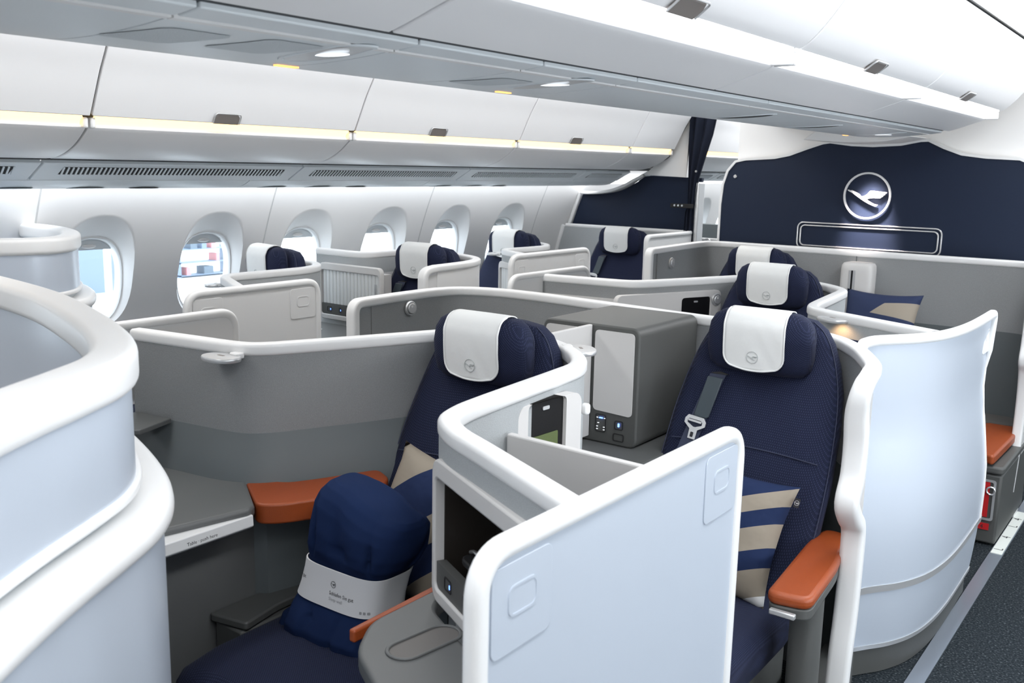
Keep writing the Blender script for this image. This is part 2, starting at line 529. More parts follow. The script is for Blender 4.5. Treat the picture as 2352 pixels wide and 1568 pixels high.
# right-hand side of the cabin: plain lining and ceiling close the tube
struct(mesh('wall_right', ([V((2*XC-p[0], p[1], p[2])) for p in join(*wall_geo)[0]], join(*wall_geo)[1]), M['lining'], angle=50))
ceil = [(-4.02, 1.60), (-3.8, 1.95), (-3.45, 2.25), (-3.0, 2.42), (-2.6, 2.50), (-1.63, 2.55), (-.66, 2.50), (-.3, 2.42), (.2, 2.25), (.55, 1.95), (.76, 1.60)]
struct(mesh('ceiling', thick_y(cr2(ceil), -1.2, 11.2, .03), M['lining']))
struct(mesh('wall_front', box(-4.6, -1.25, 0, 1.4, -1.2, 2.7), M['lining'], smooth=False))
struct(mesh('wall_back', box(-4.6, 11.2, 0, 1.4, 11.25, 2.7), M['lining'], smooth=False))
# ceiling panel over the right-hand aisle, beginning at the top of the centre bin
aisle = [(-.735, 2.200), (-.70, 2.26), (-.60, 2.325), (-.42, 2.355), (-.22, 2.36), (-.05, 2.32), (.12, 2.22), (.28, 2.10)]
struct(mesh('trim_20', thick_y(cr2(aisle), -1.15, 5.6, .02), M['lining']))
aisle_l = [(-3.02, 2.16), (-2.95, 2.24), (-2.85, 2.30), (-2.7, 2.335), (-2.6, 2.335), (-2.52, 2.29)]
struct(mesh('trim_21', thick_y(cr2(aisle_l), -1.15, 11.1, -.02), M['lining']))

# ================================================================== OVERHEAD BINS
def left_bin(y0, y1, label, latch=True, grille=True):
    g = .005; a, b = y0+g, y1-g
    t = thing('overhead_bin', label, 'overhead bin', (-3.4, (y0+y1)/2, 1.62), 'overhead bins along the window side')
    door = cr2([(-3.226, 1.793), (-3.19, 1.865), (-3.15, 1.945), (-3.10, 2.03), (-3.06, 2.12), (-3.03, 2.20)])
    mesh('bin_door', thick_y(door, a, b, .02), M['bin'], t, bevel=.004)
    fascia = cr2([(-3.535, 1.645), (-3.47, 1.650), (-3.40, 1.668), (-3.33, 1.70), (-3.275, 1.738), (-3.255, 1.757)])
    mesh('bin_fascia', thick_y(fascia, a, b, .02), M['bin'], t, bevel=.004)
    strip = cr2([(-3.258, 1.757), (-3.262, 1.768), (-3.255, 1.781), (-3.240, 1.789)])
    ls = mesh('light_strip', thick_y(strip, a+.02, b-.02, .012), M['warm'], t)
    for q in (a, b-.018): mesh('strip_end', box(-3.275, q, 1.752, -3.238, q+.018, 1.790), M['white'], t, bevel=.006)
    # air-return grille below the fascia
    gp = [(-3.574, 1.627), (-3.69, 1.562)]
    gm = mesh('grille_panel', thick_y(gp, a, b, -.02), M['psu'], t, bevel=.003)
    d = V((gp[1][0]-gp[0][0], 0, gp[1][1]-gp[0][1])).normalized(); nn = V((-d.z, 0, d.x))
    if nn.z > 0: nn = -nn
    if grille:
        o = V((gp[0][0], 0, gp[0][1]))+d*.026+nn*.0008
        L0, L1 = a+.09, b-.09
        mesh('grille_slots', prism([(L0, 0), (L1, 0), (L1, .058), (L0, .058)], o, (0, 1, 0), d, -nn*.002), M['blackm'], gm, smooth=False)
        k = int((L1-L0)/.019); bars = []
        for i in range(k+1):
            y = L0+(L1-L0)*i/k
            bars.append(prism([(y-.0036, 0), (y+.0036, 0), (y+.0036+.012, .058), (y-.0036+.012, .058)], o+nn*.0006, (0, 1, 0), d, nn*.003))
        mesh('grille_bars', join(*bars), M['psu'], gm, smooth=False)
    if latch:
        yl = y0+.56; dd = V((.034, 0, .062)).normalized(); ln = V((.88, 0, -.48)).normalized()
        o = V((-3.226, yl, 1.794))+ln*.001
        pl = mesh('latch', prism([(-.058, .0), (.058, 0), (.058, .03), (.046, .042), (-.046, .042), (-.058, .03)], o, (0, 1, 0), dd, ln*.006), M['latch'], t, smooth=False, bevel=.002)
        mesh('latch_rim', tube(fillet([o+V((0, -.061, 0))+dd*.002+ln*.006, o+V((0, -.061, 0))+dd*.045+ln*.006, o+V((0, .061, 0))+dd*.045+ln*.006, o+V((0, .061, 0))+dd*.002+ln*.006], .014), .0025, 6), M['satin'], pl)
    return t
seams = [.63, 1.90, 3.17, 4.44, 5.71]
lbl = ["leftmost window-side bin without a visible latch, cut by the photo's left edge", 'window-side bin with the widest latch, second from the left', 'window-side bin with the middle one of three latches',
       'window-side bin with the smallest latch, next to the short end bin']
for i in range(4): left_bin(seams[i], seams[i+1], lbl[i])
left_bin(5.71, 6.32, 'short end bin without a latch touching the white end panel by the bulkhead', latch=False, grille=True)
left_bin(6.60, 7.87, 'far bin seen through the doorway, left part', latch=False)
left_bin(7.87, 9.14, 'far bin seen through the doorway, right part', latch=False)
# dark gaps behind the bins and the service channel below them
struct(mesh('trim_30', join(extrude_y(cr2([(-3.60, 1.662), (-3.47, 1.678), (-3.36, 1.712), (-3.30, 1.75), (-3.29, 1.80), (-3.25, 1.85), (-3.20, 1.93), (-3.13, 2.06), (-3.06, 2.24)]), -.64, 9.14, closed=False),
                            box(-3.60, -.64, 1.640, -3.54, 9.14, 1.66)), M['gap'], smooth=False))
def service_panel(y0, y1, label, lamp=True):
    a, b = y0+.003, y1-.003
    t = thing('service_panel', label, 'passenger service panel', (-3.82, (y0+y1)/2, 1.53), 'passenger service panels over the window seats')
    prof = cr2([(-3.69, 1.560), (-3.74, 1.538), (-3.80, 1.528), (-3.88, 1.524), (-3.955, 1.521)])
    mesh('panel_body', thick_y(prof, a, b, -.02), M['psu'], t)
    if lamp:
        for q, s in ((a+.22, .05), (a+.52, .05)):
            mesh('speaker_mesh', prism(selp(s*1.5, s, 2.6, 24), (-3.80, q, 1.5272), (0, 1, 0), (1, 0, .05), (0, 0, -.0012)), M['vent'], t, smooth=False)
        rim = loft([[V((-3.80+p[1]*k, a+.78+p[0]*k, 1.5275-d)) for p in selp(.075, .042, 2.4, 28)] for k, d in ((1, 0), (.97, .002), (.85, .0025), (.8, .001))])
        l = mesh('reading_light', rim, M['satin'], t)
        mesh('light_lens', prism(selp(.03, .022, 2, 20), (-3.80, a+.80, 1.5262), (0, 1, 0), (1, 0, .05), (0, 0, -.001)), M['ledw'], l, smooth=False)
    return t
pl = ['service panel above the window beside the tall front shell', 'service panel above the second and third windows', 'service panel above the fourth and fifth windows', 'plain short service panel above the window nearest the navy partition']
ys = [1.67, 2.94, 4.21, 5.48, 6.3]
for i in range(4): service_panel(ys[i], ys[i+1], pl[i], lamp=i < 3)
# lit slot between service panels and wall
struct(mesh('trim_31', box(-4.055, -.9, 1.533, -3.975, 10.4, 1.55), M['wash'], smooth=False))

def centre_bin(y0, y1, label, latch=True):
    g = .004; a, b = y0+g, y1-g
    t = thing('overhead_bin', label, 'overhead bin', (XC, (y0+y1)/2, 1.84), 'overhead bins along the centre')
    door = cr2([(-.935, 1.960), (-.905, 1.982), (-.87, 2.018), (-.83, 2.07), (-.785, 2.135), (-.745, 2.195)])
    mesh('bin_door', thick_y(door, a, b, .02), M['bin'], t, bevel=.003)
    fascia = cr2([(-1.166, 1.866), (-1.12, 1.880), (-1.07, 1.897), (-1.02, 1.914), (-1.002, 1.924)])
    mesh('bin_fascia', thick_y(fascia, a, b, .02), M['bin'], t, bevel=.003)
    st = cr2([(-1.004, 1.924), (-1.000, 1.940), (-.975, 1.952), (-.942, 1.957)])
    mesh('light_strip', thick_y(st, a+.02, b-.02, .012), M['cool'], t)
    for q in (a, b-.018): mesh('strip_end', box(-1.02, q, 1.922, -.945, q+.018, 1.958), M['bin'], t, bevel=.006)
    # mirrored face towards the left aisle
    R = lambda l: [(2*XC-x, z+.05) for x, z in l]
    mesh('bin_door', thick_y(R(door), a, b, -.02), M['bin'], t)
    mesh('bin_fascia', thick_y(R(fascia), a, b, -.02), M['bin'], t)
    mesh('light_strip', thick_y(R(st), a+.02, b-.02, -.012), M['warm'], t)
    if latch:
        yl = y0+.585; dd = V((.03, 0, .022)).normalized(); dd = V((.80, 0, .60)); ln = V((.6, 0, -.80))
        o = V((-.935, yl, 1.958))+ln*.001
        p_ = mesh('latch', prism([(-.058, .0), (.058, 0), (.058, .03), (.048, .045), (-.048, .045), (-.058, .03)], o, (0, 1, 0), dd, ln*.006), M['latch'], t, smooth=False, bevel=.002)
        mesh('latch_rim', tube(fillet([o+V((0, -.061, 0))+dd*.004+ln*.006, o+V((0, -.061, 0))+dd*.049+ln*.006, o+V((0, .061, 0))+dd*.049+ln*.006, o+V((0, .061, 0))+dd*.004+ln*.006], .012), .0025, 6), M['satin'], p_)
    return t
centre_bin(-.04, 1.23, 'centre bin nearest the camera, only its grey lower edge showing', True)
centre_bin(1.23, 2.50, 'centre bin with the largest latch, at the top of the photo')
centre_bin(2.50, 3.77, 'centre bin with the middle one of three latches')
centre_bin(3.77, 5.22, 'centre bin with the smallest latch, ending at the white header above the emblem')
struct(mesh('trim_32', extrude_y(cr2([(-1.20, 1.866), (-1.165, 1.876), (-1.12, 1.897), (-1.03, 1.932), (-.985, 1.965), (-.93, 1.985), (-.86, 2.05), (-.80, 2.13), (-.77, 2.22)]), -.04, 5.2, closed=False), M['gap']))
def centre_panel(y0, y1, label, vents=(), lamp=None):
    a, b = y0+.002, y1-.002
    t = thing('service_panel', label, 'passenger service panel', (-1.5, (y0+y1)/2, 1.84), 'passenger service panels under the centre bins')
    led = [(-1.190, 1.859), (-1.245, 1.852)]
    mesh('edge_rail', thick_y(led, a, b, -.015), M['psu'], t, bevel=.003)
    mesh('edge_rail', thick_y([(-1.252, 1.8505), (-1.268, 1.8495)], a, b, -.02), M['white'], t)
    prof = cr2([(-1.27, 1.851), (-1.36, 1.843), (-1.47, 1.838), (-1.57, 1.839), (-1.63, 1.846), (-1.75, 1.868), (-1.90, 1.895), (-2.05, 1.91)])
    mesh('panel_body', thick_y(prof, a, b, -.015), M['psu'], t)
    zf = lambda x: 1.851-(x+1.27)/-.3*.013 if x > -1.57 else 1.839
    def zs(x):
        for (xa, za), (xb, zb) in zip(prof, prof[1:]):
            if xb <= x <= xa: return za+(zb-za)*(x-xa)/(xb-xa)
        return prof[0][1] if x > prof[0][0] else prof[-1][1]
    for xq, q in vents:
        n_ = 10; v, f = [], []
        for k in range(n_+1):
            x = xq+.066-.132*k/n_; hw = .062 if 0 < k < n_ else .050; sk = (x-xq)*.35
            v += [(x, q-hw+sk, zs(x)-.0012), (x, q+hw+sk, zs(x)-.0012)]
        for k in range(n_): f.append((2*k, 2*k+1, 2*k+3, 2*k+2))
        mesh('speaker_mesh', (v, f), M['vent'], t, smooth=False)
    if lamp is not None:
        xq, q, dark = lamp
        rim = loft([[V((xq+p[0]*k, q+p[1]*k, zs(xq+p[0]*k)+.001-d)) for p in selp(.12, .046, 2.2, 36)] for k, d in ((1, 0), (.98, .003), (.90, .0035), (.86, .001))])
        l = mesh('reading_light', rim, M['psu'], t)
        rec = [[V((xq+p[0]*k, q+p[1]*k, zs(xq+p[0]*k)-e)) for p in selp(.104, .040, 2.2, 28)] for k, e in ((1, .0016), (.6, .0014), (.1, .0012))]
        mesh('light_recess', loft(rec), M['gap' if dark else 'satin'], l)
        if not dark:
            mesh('light_lens', prism(selp(.04, .020, 2, 20), (xq+.01, q+.004, zs(xq)-.002), (1, 0, 0), (0, 1, 0), (0, 0, -.001)), M['ledw'], l, smooth=False)
            mesh('sign_lamp', box(xq-.200, q+.045, zs(xq-.195)-.003, xq-.188, q+.100, zs(xq-.195)+.002), M['sign'], t)
    return t
centre_panel(-.04, .87, 'service panel under the centre bin in the top left corner of the photo')
centre_panel(.87, 1.33, 'service panel with two grey meshes and the largest round lamp', ((-1.38, .945), (-1.36, 1.125)), (-1.345, 1.252, False))
centre_panel(1.33, 1.72, 'plain service panel between the two round lamps')
centre_panel(1.72, 2.12, 'service panel with one mesh and the smaller round lamp', ((-1.40, 1.81),), (-1.335, 1.955, False))
centre_panel(2.12, 2.95, 'plain service panel directly above the monitor and armrests')
centre_panel(2.95, 3.65, 'service panel with a dark slit lamp in front of the curtain', (), (-1.415, 3.29, True))
centre_panel(3.65, 4.40, 'service panel with a second dark slit lamp left of the emblem', (), (-1.435, 4.06, True))
centre_panel(4.40, 5.20, 'last service panel with a bright lamp above the navy emblem wall', (), (-1.40, 4.90, False))

# ================================================================== BULKHEADS
bul = [(-2.51, .0), (-2.51, 1.45), (-2.500, 1.57), (-2.475, 1.65), (-2.43, 1.703), (-2.37, 1.716), (-2.19, 1.727), (-2.10, 1.745), (-2.0, 1.782), (-1.91, 1.812), (-1.87, 1.818),
       (-1.75, 1.803), (-1.63, 1.798), (-1.48, 1.806), (-1.38, 1.826), (-1.34, 1.828), (-1.26, 1.79), (-1.17, 1.757), (-1.05, 1.742), (-.89, 1.735), (-.83, 1.71), (-.78, 1.65), (-.755, 1.57), (-.75, 1.45), (-.75, 0)]
t = thing('bulkhead_partition', 'dark navy partition wall with a white bird emblem in a ring', 'partition', (XC, 5.60, 0))
mesh('navy_panel', prism(bul, (0, 5.575, 0), (1, 0, 0), (0, 0, 1), (0, .035, 0)), M['navyflat'], t, smooth=False)
edge = [V((x, 5.590, z)) for x, z in bul]
v, f = [], []
for i, p in enumerate(edge):
    a = edge[min(i+1, len(edge)-1)]-edge[max(i-1, 0)]; a.normalize(); n = V((-a.z, 0, a.x))
    for u, w in ((0, -.022), (.014, -.022), (.014, .024), (0, .024)): v.append(p+n*u+V((0, w, 0)))
for i in range(len(edge)-1):
    for j in range(4): f.append((i*4+j, i*4+(j+1) % 4, i*4+4+(j+1) % 4, i*4+4+j))
mesh('edge_trim', (v, f), M['trim'], t)
em = mesh('emblem_sign', emblem((-1.635, 5.552, 1.531), (1, 0, 0), (0, 0, 1), .130, (0, .014, 0), .075), M['trim'], t, smooth=False, bevel=.0008)
for w, h, r, c in ((.80, .155, .035, 0), (.765, .122, .028, 1)):
    mesh('rail_frame', frame(rr(w, h, r, 5), rr(w-.013, h-.013, r-.006, 5), (-1.623, 5.566, 1.293), (1, 0, 0), (0, 0, 1), (0, .010, 0)), M['buckle'], t, bevel=.001)
mesh('stud', prism(circ(.011, 16), (-2.43, 5.568, 1.62), (1, 0, 0), (0, 0, 1), (0, .008, 0)), M['metal'], t, bevel=.002)
# white header above it
struct(mesh('wall_header', join(box(-2.44, 5.62, 1.68, -.55, 5.68, 2.5)), M['lining'], smooth=False))
fg = prism([(-1.905, 1.826), (-1.84, 1.822), (-1.75, 1.815), (-1.63, 1.812), (-1.48, 1.818), (-1.385, 1.835), (-1.345, 1.845), (-1.40, 1.868), (-1.5, 1.885), (-1.63, 1.892), (-1.76, 1.886), (-1.85, 1.868)], (0, 5.23, 0), (1, 0, 0), (0, 0, 1), (0, .36, 0))
t = mesh('bulkhead_fairing', fg, M['lining'], smooth=True, angle=60, bevel=.006); tag(t, 'cream curved fairing between the centre bin and the emblem wall', 'fairing')

# left bulkhead between window wall and left aisle
t = thing('bulkhead_partition', 'navy partition behind the rear window seat, cream curved top edge', 'partition', (-3.6, 6.48, 0))
lb = [(wall_x(z)+.005, z) for z in (0, .3, .6, .9, 1.2, 1.35, 1.46)]+[(-3.95, 1.462), (-3.85, 1.468), (-3.75, 1.483), (-3.66, 1.515), (-3.58, 1.560), (-3.52, 1.60), (-3.46, 1.606), (-3.06, 1.598), (-3.06, 0)]
mesh('navy_panel', prism(lb, (0, 6.44, 0), (1, 0, 0), (0, 0, 1), (0, .03, 0)), M['navyflat'], t, smooth=False)
mesh('edge_trim', sweep(smooth_path([(-4.04, 6.42, 1.466), (-3.95, 6.40, 1.466), (-3.85, 6.39, 1.474), (-3.75, 6.39, 1.492), (-3.66, 6.39, 1.524), (-3.58, 6.40, 1.570), (-3.52, 6.42, 1.608)]), rr(.10, .022, .009, 3)), M['trim'], t)
mesh('side_trim', sweep([(wall_x(z)+.02, 6.43, z) for z in (1.46, 1.35, 1.2, 1.05, .9, .6)], rr(.04, .03, .01, 3), [V((0, 1, 0))]*6), M['trim'], t)
mesh('header_panel', prism([(-3.505, 1.612), (-3.165, 1.600), (-3.155, 1.84), (-3.165, 2.35), (-3.05, 2.45), (-3.5, 2.35), (-3.2, 1.96), (-3.33, 1.80), (-3.42, 1.70)][:3]+[(-3.155, 2.30), (-3.04, 2.30), (-3.14, 2.05), (-3.23, 1.92), (-3.33, 1.79), (-3.43, 1.675)], (0, 6.40, 0), (1, 0, 0), (0, 0, 1), (0, .03, 0)), M['lining'], t, smooth=False)
struct(mesh('door_1', join(box(-3.075, 6.36, 0, -3.04, 6.46, 1.57)), M['satin'], bevel=.012))
# gathered curtain tied back to the partition
cs = []
for z, xl, xr, yo in ((2.03, -3.135, -2.93, .0), (1.9, -3.135, -2.955, .0), (1.75, -3.13, -3.0, .0), (1.6, -3.125, -3.045, .0), (1.5, -3.12, -3.06, 0), (1.42, -3.118, -3.066, .0), (1.395, -3.116, -3.07, 0), (1.36, -3.135, -3.07, 0), (1.2, -3.14, -3.07, 0), (.6, -3.145, -3.07, 0), (.05, -3.15, -3.07, 0)):
    n = 24; ring = []
    for i in range(n+1):
        s = i/n; ring.append(V((xl+(xr-xl)*s, 6.35+.018*math.sin(s*PI*5), z)))
    for i in range(n, -1, -1):
        s = i/n; ring.append(V((xl+(xr-xl)*s, 6.362+.018*math.sin(s*PI*5), z)))
    cs.append(ring)
cur = thing('aisle_curtain', 'dark navy curtain gathered and tied back beside the aisle doorway', 'curtain', (-3.09, 6.35, 0))
mesh('cloth', loft(cs), M['curtain'], cur)
tb = mesh('tieback', box(-3.24, 6.318, 1.385, -3.06, 6.325, 1.415), M['blackm'], cur, bevel=.003)
for x in (-3.205, -3.175, -3.145): mesh('snap_stud', prism(circ(.007, 12), (x, 6.312, 1.402), (1, 0, 0), (0, 0, 1), (0, .006, 0)), M['metal'], tb, smooth=False)
mesh('upper_snap', prism(circ(.008, 12), (-3.055, 6.322, 1.645), (1, 0, 0), (0, 0, 1), (0, .006, 0)), M['metal'], cur, smooth=False)

# ================================================================== SEATS
SEC_BACK = [(.38, .225, -.285, .08), (.47, .252, -.255, .12), (.60, .268, -.185, .13), (.75, .270, -.105, .13), (.90, .262, -.035, .13), (1.0, .248, .012, .125),
            (1.08, .226, .042, .115), (1.14, .200, .062, .108), (1.18, .172, .075, .098), (1.205, .138, .086, .082), (1.216, .09, .095, .05)]
def front_y(z):
    for a, b in zip(SEC_BACK, SEC_BACK[1:]):
        if a[0] <= z <= b[0]:
            t = (z-a[0])/(b[0]-a[0]); return a[2]+(b[2]-a[2])*t
    return SEC_BACK[-1][2]
def back_ring(z, hw, yf, th, grow=0.):
    r = []
    for x, y in selp(hw+grow, th/2+grow, 3.4, 48):
        dish = .016*(1-min(1, (x/hw)**2)) if y < 0 else 0
        r.append(V((x, yf+th/2+y+dish, z)))
    return r
def build_seat(label):
    t = thing('passenger_seat', label, 'seat', (0, 0, 0), 'navy passenger seats')
    secs = []
    for a, b in zip(SEC_BACK, SEC_BACK[1:]):
        for k in range(3):
            s = k/3; secs.append(back_ring(*[a[i]+(b[i]-a[i])*s for i in range(4)]))
    secs.append(back_ring(*SEC_BACK[-1]))
    bk = mesh('backrest', loft(secs), M['navy'], t, angle=80)
    # piping: one cross seam and two long side seams
    zs = .815
    sp = [V((x, front_y(zs)+.016*(1-(x/.27)**2)+.003+.055*max(0, abs(x)/.255-.72)**2, zs+.012*(1-(x/.25)**2))) for x in [-.235+.47*i/24 for i in range(25)]]
    mesh('seam', tube(sp, .0022, 6), M['piping'], bk)
    for sx in (-1, 1):
        pts = []
        for z, hw, yf, th in SEC_BACK[1:-1]: pts.append(V((sx*hw*.985, yf+th*.26, z)))
        mesh('seam', sweep(smooth_path(pts, 4), circ(.0018, 6), [V((0, 1, 0))]*len(smooth_path(pts, 4))), M['piping'], bk)
    # headrest with wrap-round wings
    hs = [(1.040, .105, .048, .020), (1.046, .138, .043, .036), (1.065, .158, .038, .047), (1.10, .166, .036, .052), (1.15, .167, .034, .055), (1.19, .160, .034, .053), (1.215, .146, .036, .046), (1.230, .122, .040, .034), (1.235, .09, .042, .020)]
    secs = []
    for z, hw, yc, hd in hs:
        secs.append([V((x, yc+y, z)) for x, y in selp(hw, hd, 3.2, 48)])
    hr = mesh('headrest', loft(secs), M['navy'], t, angle=80)
    rp = [V((x*.985, .036+.02, 1.14+z*1.0)) for x, z in rr(.330, .185, .07, 8)]
    mesh('seam', sweep(rp+[rp[0]], circ(.0018, 6), [V((0, 1, 0))]*(len(rp)+1)), M['piping'], hr)
    # white head cover
    path = [(1.062, -.0165), (1.075, -.0175), (1.10, -.0195), (1.13, -.022), (1.16, -.0235), (1.19, -.023), (1.21, -.016), (1.226, -.006), (1.236, .012), (1.240, .040), (1.236, .066), (1.22, .083), (1.19, .092), (1.15, .095)]
    path = [(p.x, p.y) for p in smooth_path([(a, b, 0) for a, b in path], 3)]
    NU = 18; v, f = [], []
    for k, (z, y) in enumerate(path):
        d = z-1.062 if y < 0 else 9
        hw = .095 if d > .04 else .095-(.04-math.sqrt(max(.04**2-(.04-d)**2, 0)))
        for i in range(NU+1):
            u = -1+2*i/NU; x = u*hw
            bend = .055*(1-(1-min(1, abs(x)/.168)**3.2)**(1/3.2))
            wr = .0022*noise.noise(V((x*30+z*12, z*14+x*18, 3.)))+.0010*noise.noise(V((x*70, z*40-x*40, 8.)))
            sag = -.006*(1-u*u)*(1 if k == 0 else 0)
            v.append((x, y-.0035+(bend if y < .03 else -bend)+wr, z+sag))
    for k in range(len(path)-1):
        for i in range(NU):
            q = k*(NU+1)+i; f.append((q, q+1, q+NU+2, q+NU+1))
    cv = mesh('head_cover', (v, f), M['cover'], hr, angle=180)
    md = cv.modifiers.new('Solidify', 'SOLIDIFY'); md.thickness = .003; md.offset = 0
    bd = [v[i] for i in range(NU+1)]
    left = [v[k*(NU+1)] for k in range(len(path)*2//3)]; right = [v[k*(NU+1)+NU] for k in range(len(path)*2//3)]
    hem = [V(p)+V((0, -.0015, 0)) for p in left[::-1]+bd[1:-1]+right]
    mesh('cover_hem', sweep(hem, circ(.0028, 6), [V((0, 1, 0))]*len(hem)), M['cover'], hr)
    mesh('cover_emblem', emblem((0, -.0272, 1.098), (1, 0, 0), (0, -.05, 1), .0185, (0, .002, 0), .06, 28), M['emboss'], hr, smooth=False)
    # seat pan
    cs = []
    for y, hw, zt, th in ((-.86, .20, .425, .05), (-.85, .23, .445, .09), (-.82, .25, .46, .13), (-.72, .262, .472, .15), (-.5, .266, .472, .15), (-.3, .262, .468, .15), (-.16, .25, .46, .14), (-.13, .22, .44, .10)):
        cs.append([V((x, y, zt-th/2+z+(.012*(1-(x/hw)**2) if z > 0 else 0))) for x, z in selp(hw, th/2, 4, 40)])
    mesh('seat_cushion', loft(cs), M['navy'], t, angle=80)
    mesh('seat_base', loft([[V((x*k, y*k-.45, z)) for x, y in selp(.23, .33, 6, 32)] for z, k in ((0, .95), (.02, 1), (.30, 1), (.325, .97))]), M['dark'], t, angle=50)
    # shoulder belt
    def bp(x, z, off=.006): return V((x, front_y(z)+.016*(1-(x/.26)**2)-off, z))
    def strip(pts, w):
        v, f = [], []
        for x, z in pts:
            for s, o in ((-1, .004), (1, .004), (1, .009), (-1, .009)): v.append(bp(x+s*w/2, z, o))
        for i in range(len(pts)-1):
            for j in range(4): f.append((i*4+j, i*4+(j+1) % 4, i*4+4+(j+1) % 4, i*4+4+j))
        f += [(3, 2, 1, 0), tuple(range(len(pts)*4-4, len(pts)*4))]
        return v, f
    mesh('belt_webbing', strip([(-.128, 1.02), (-.150, .92), (-.163, .86), (-.185, .74), (-.215, .60), (-.235, .50)], .052), M['web'], t)
    sl = join(prism([(-.026, .066), (.026, .066), (.026, -.062), (.02, -.069), (-.02, -.069), (-.026, -.062)], bp(-.1385, .952, .022), V((1, 0, -.03)), V((.19, .33, 1)).normalized(), (0, .006, 0)))
    mesh('belt_sleeve', sl, M['strap'], t, bevel=.004)
    mesh('belt_slot', prism([(-.03, 0), (0, .006), (.03, 0), (0, -.004)], bp(-.123, 1.022, .006), (1, 0, 0), (0, .3, 1), (0, .004, 0)), M['blackm'], t, smooth=False)
    o = bp(-.160, .872, .024); ux, uy = V((1, 0, -.12)).normalized(), V((.10, .28, 1)).normalized()
    outer = [(-.026, .022), (.026, .022), (.036, .010), (.036, -.004), (.014, -.020), (.013, -.050), (-.011, -.050), (-.012, -.020), (-.034, -.004), (-.034, .010)]
    inner = [(-.020, .012), (.020, .012), (.025, .007), (.025, -.002), (.006, -.011), (.006, -.012), (-.004, -.012), (-.005, -.011), (-.024, -.002), (-.024, .007)]
    bk2 = join(frame(outer, inner, o, ux, uy, (0, .004, 0)), prism([(-.022, .004), (.022, .004), (.022, .010), (-.022, .010)], o+V((0, -.002, 0)), ux, uy, (0, .006, 0)))
    bo = mesh('belt_buckle', bk2, M['buckle'], t, smooth=False, bevel=.0015)
    mesh('buckle_slot', prism(rr(.010, .016, .002, 2), o+uy*-.036+V((0, -.0005, 0)), ux, uy, (0, .0008, 0)), M['ink'], bo, smooth=False)
    return t

seatB = build_seat('navy seat with a striped cushion, between the black console and an orange armrest')
seatB.location = (-1.105, 2.765, 0)
LOC[seatB.name] = V(seatB.location)
SEATS = [
    ((-1.665, 2.10, 0), 'navy seat holding the folded blanket with a white paper band', False),
    ((-1.645, 4.22, 0), 'navy seat directly behind the one with the orange armrest, lamp at its right', False),
    ((-2.09, 5.12, 0), 'half-hidden navy seat below the emblem wall, left of the grey slotted box', False),
    ((-3.54, 6.10, 0), 'navy seat with a buckle in front of the left navy partition', True),
    ((-3.885, 3.15, 0), 'navy window seat of which only the head end shows above a white divider', False),
    ((-3.850, 5.16, 0), 'navy seat against the last lit window before the partition', False),
    ((-3.455, 3.84, 0), 'navy seat beside the cabinet with the ribbed sliding door', True),
]
for loc, lb_, belt in SEATS:
    c_ = copy_tree(seatB, loc, lb_, None, () if belt else ('belt_',)); LOC[c_.name] = V(loc)
    if loc[0] < -3.8: c_.rotation_euler = (0, 0, math.radians(-11 if loc[1] < 4 else -6))

# ================================================================== SHELLS
def shell(label, path, seam_z, loc, inner='fabric', lower='lower', outer='white', prof=TRIM, bottom=0., u=.017, grp='white-rimmed seat shells', name='seat_shell', outer_top=None):
    t = thing(name, label, 'seat shell', loc, grp)
    mesh('rim_trim', sweep(path, prof), M['trim'], t, angle=60)
    if inner: mesh('fabric_panel', wall(path, seam_z, -u, -.001, .012), M[inner], t, angle=50)
    if lower: mesh('lower_panel', wall(path, bottom, -u-.002, -.001, .02, ztop=seam_z), M[lower], t, angle=50)
    if outer: mesh('outer_panel', wall(path, bottom, .001, u, .012), M[outer], t, angle=50)
    return t

def knob(parent, o, n, r=.030):
    o, n = V(o), V(n).normalized(); ux = V((0, 0, 1)).cross(n).normalized(); uy = n.cross(ux)
    rings = [[o+n*d+(ux*p[0]+uy*p[1])*k for p in circ(r, 32)] for k, d in ((1, 0), (1, .006), (.93, .010), (.80, .011), (.78, .007), (.72, .008), (.70, .014), (.62, .016))]
    k = mesh('reading_spot', loft(rings), M['satin'], parent, angle=30)
    mesh('lens', prism(circ(r*.16, 12), o+n*.0165+ux*(-r*.1)+uy*(r*.28), ux, uy, n*.001), M['white'], k, smooth=False)
    return k

def paddle_lamp(parent, o, ang, reach=.05, sub=None):
    """flat oval reading lamp on a short neck; ang = direction it points away from the wall"""
    o = V(o); d = V((math.cos(ang), math.sin(ang), 0)); s = V((-d.y, d.x, 0))
    rings = [[o+s*p[0]*k+d*(p[1]*k)+V((0, 0, z)) for p in selp(.064, .043, 2.3, 36)] for k, z in ((.88, -.007), (.97, -.006), (1, -.002), (1, .003), (.96, .006), (.6, .0075))]
    l = mesh('reading_lamp', loft(rings), M['satin'], parent, angle=40)
    mesh('lamp_neck', join(box(-.017, -.012, -.004, .017, .012, .012)) if False else prism(rr(.036, .03, .008, 3), o-d*(.036)+s*.022+V((0, 0, -.003)), s, d, (0, 0, .016)), M['trim'], l, bevel=.003)
    mesh('lamp_label', prism(rr(.026, .009, .002, 2), o+V((0, 0, .0074)), s, d, (0, 0, .0006)), M['latch'], l, smooth=False)
    return l

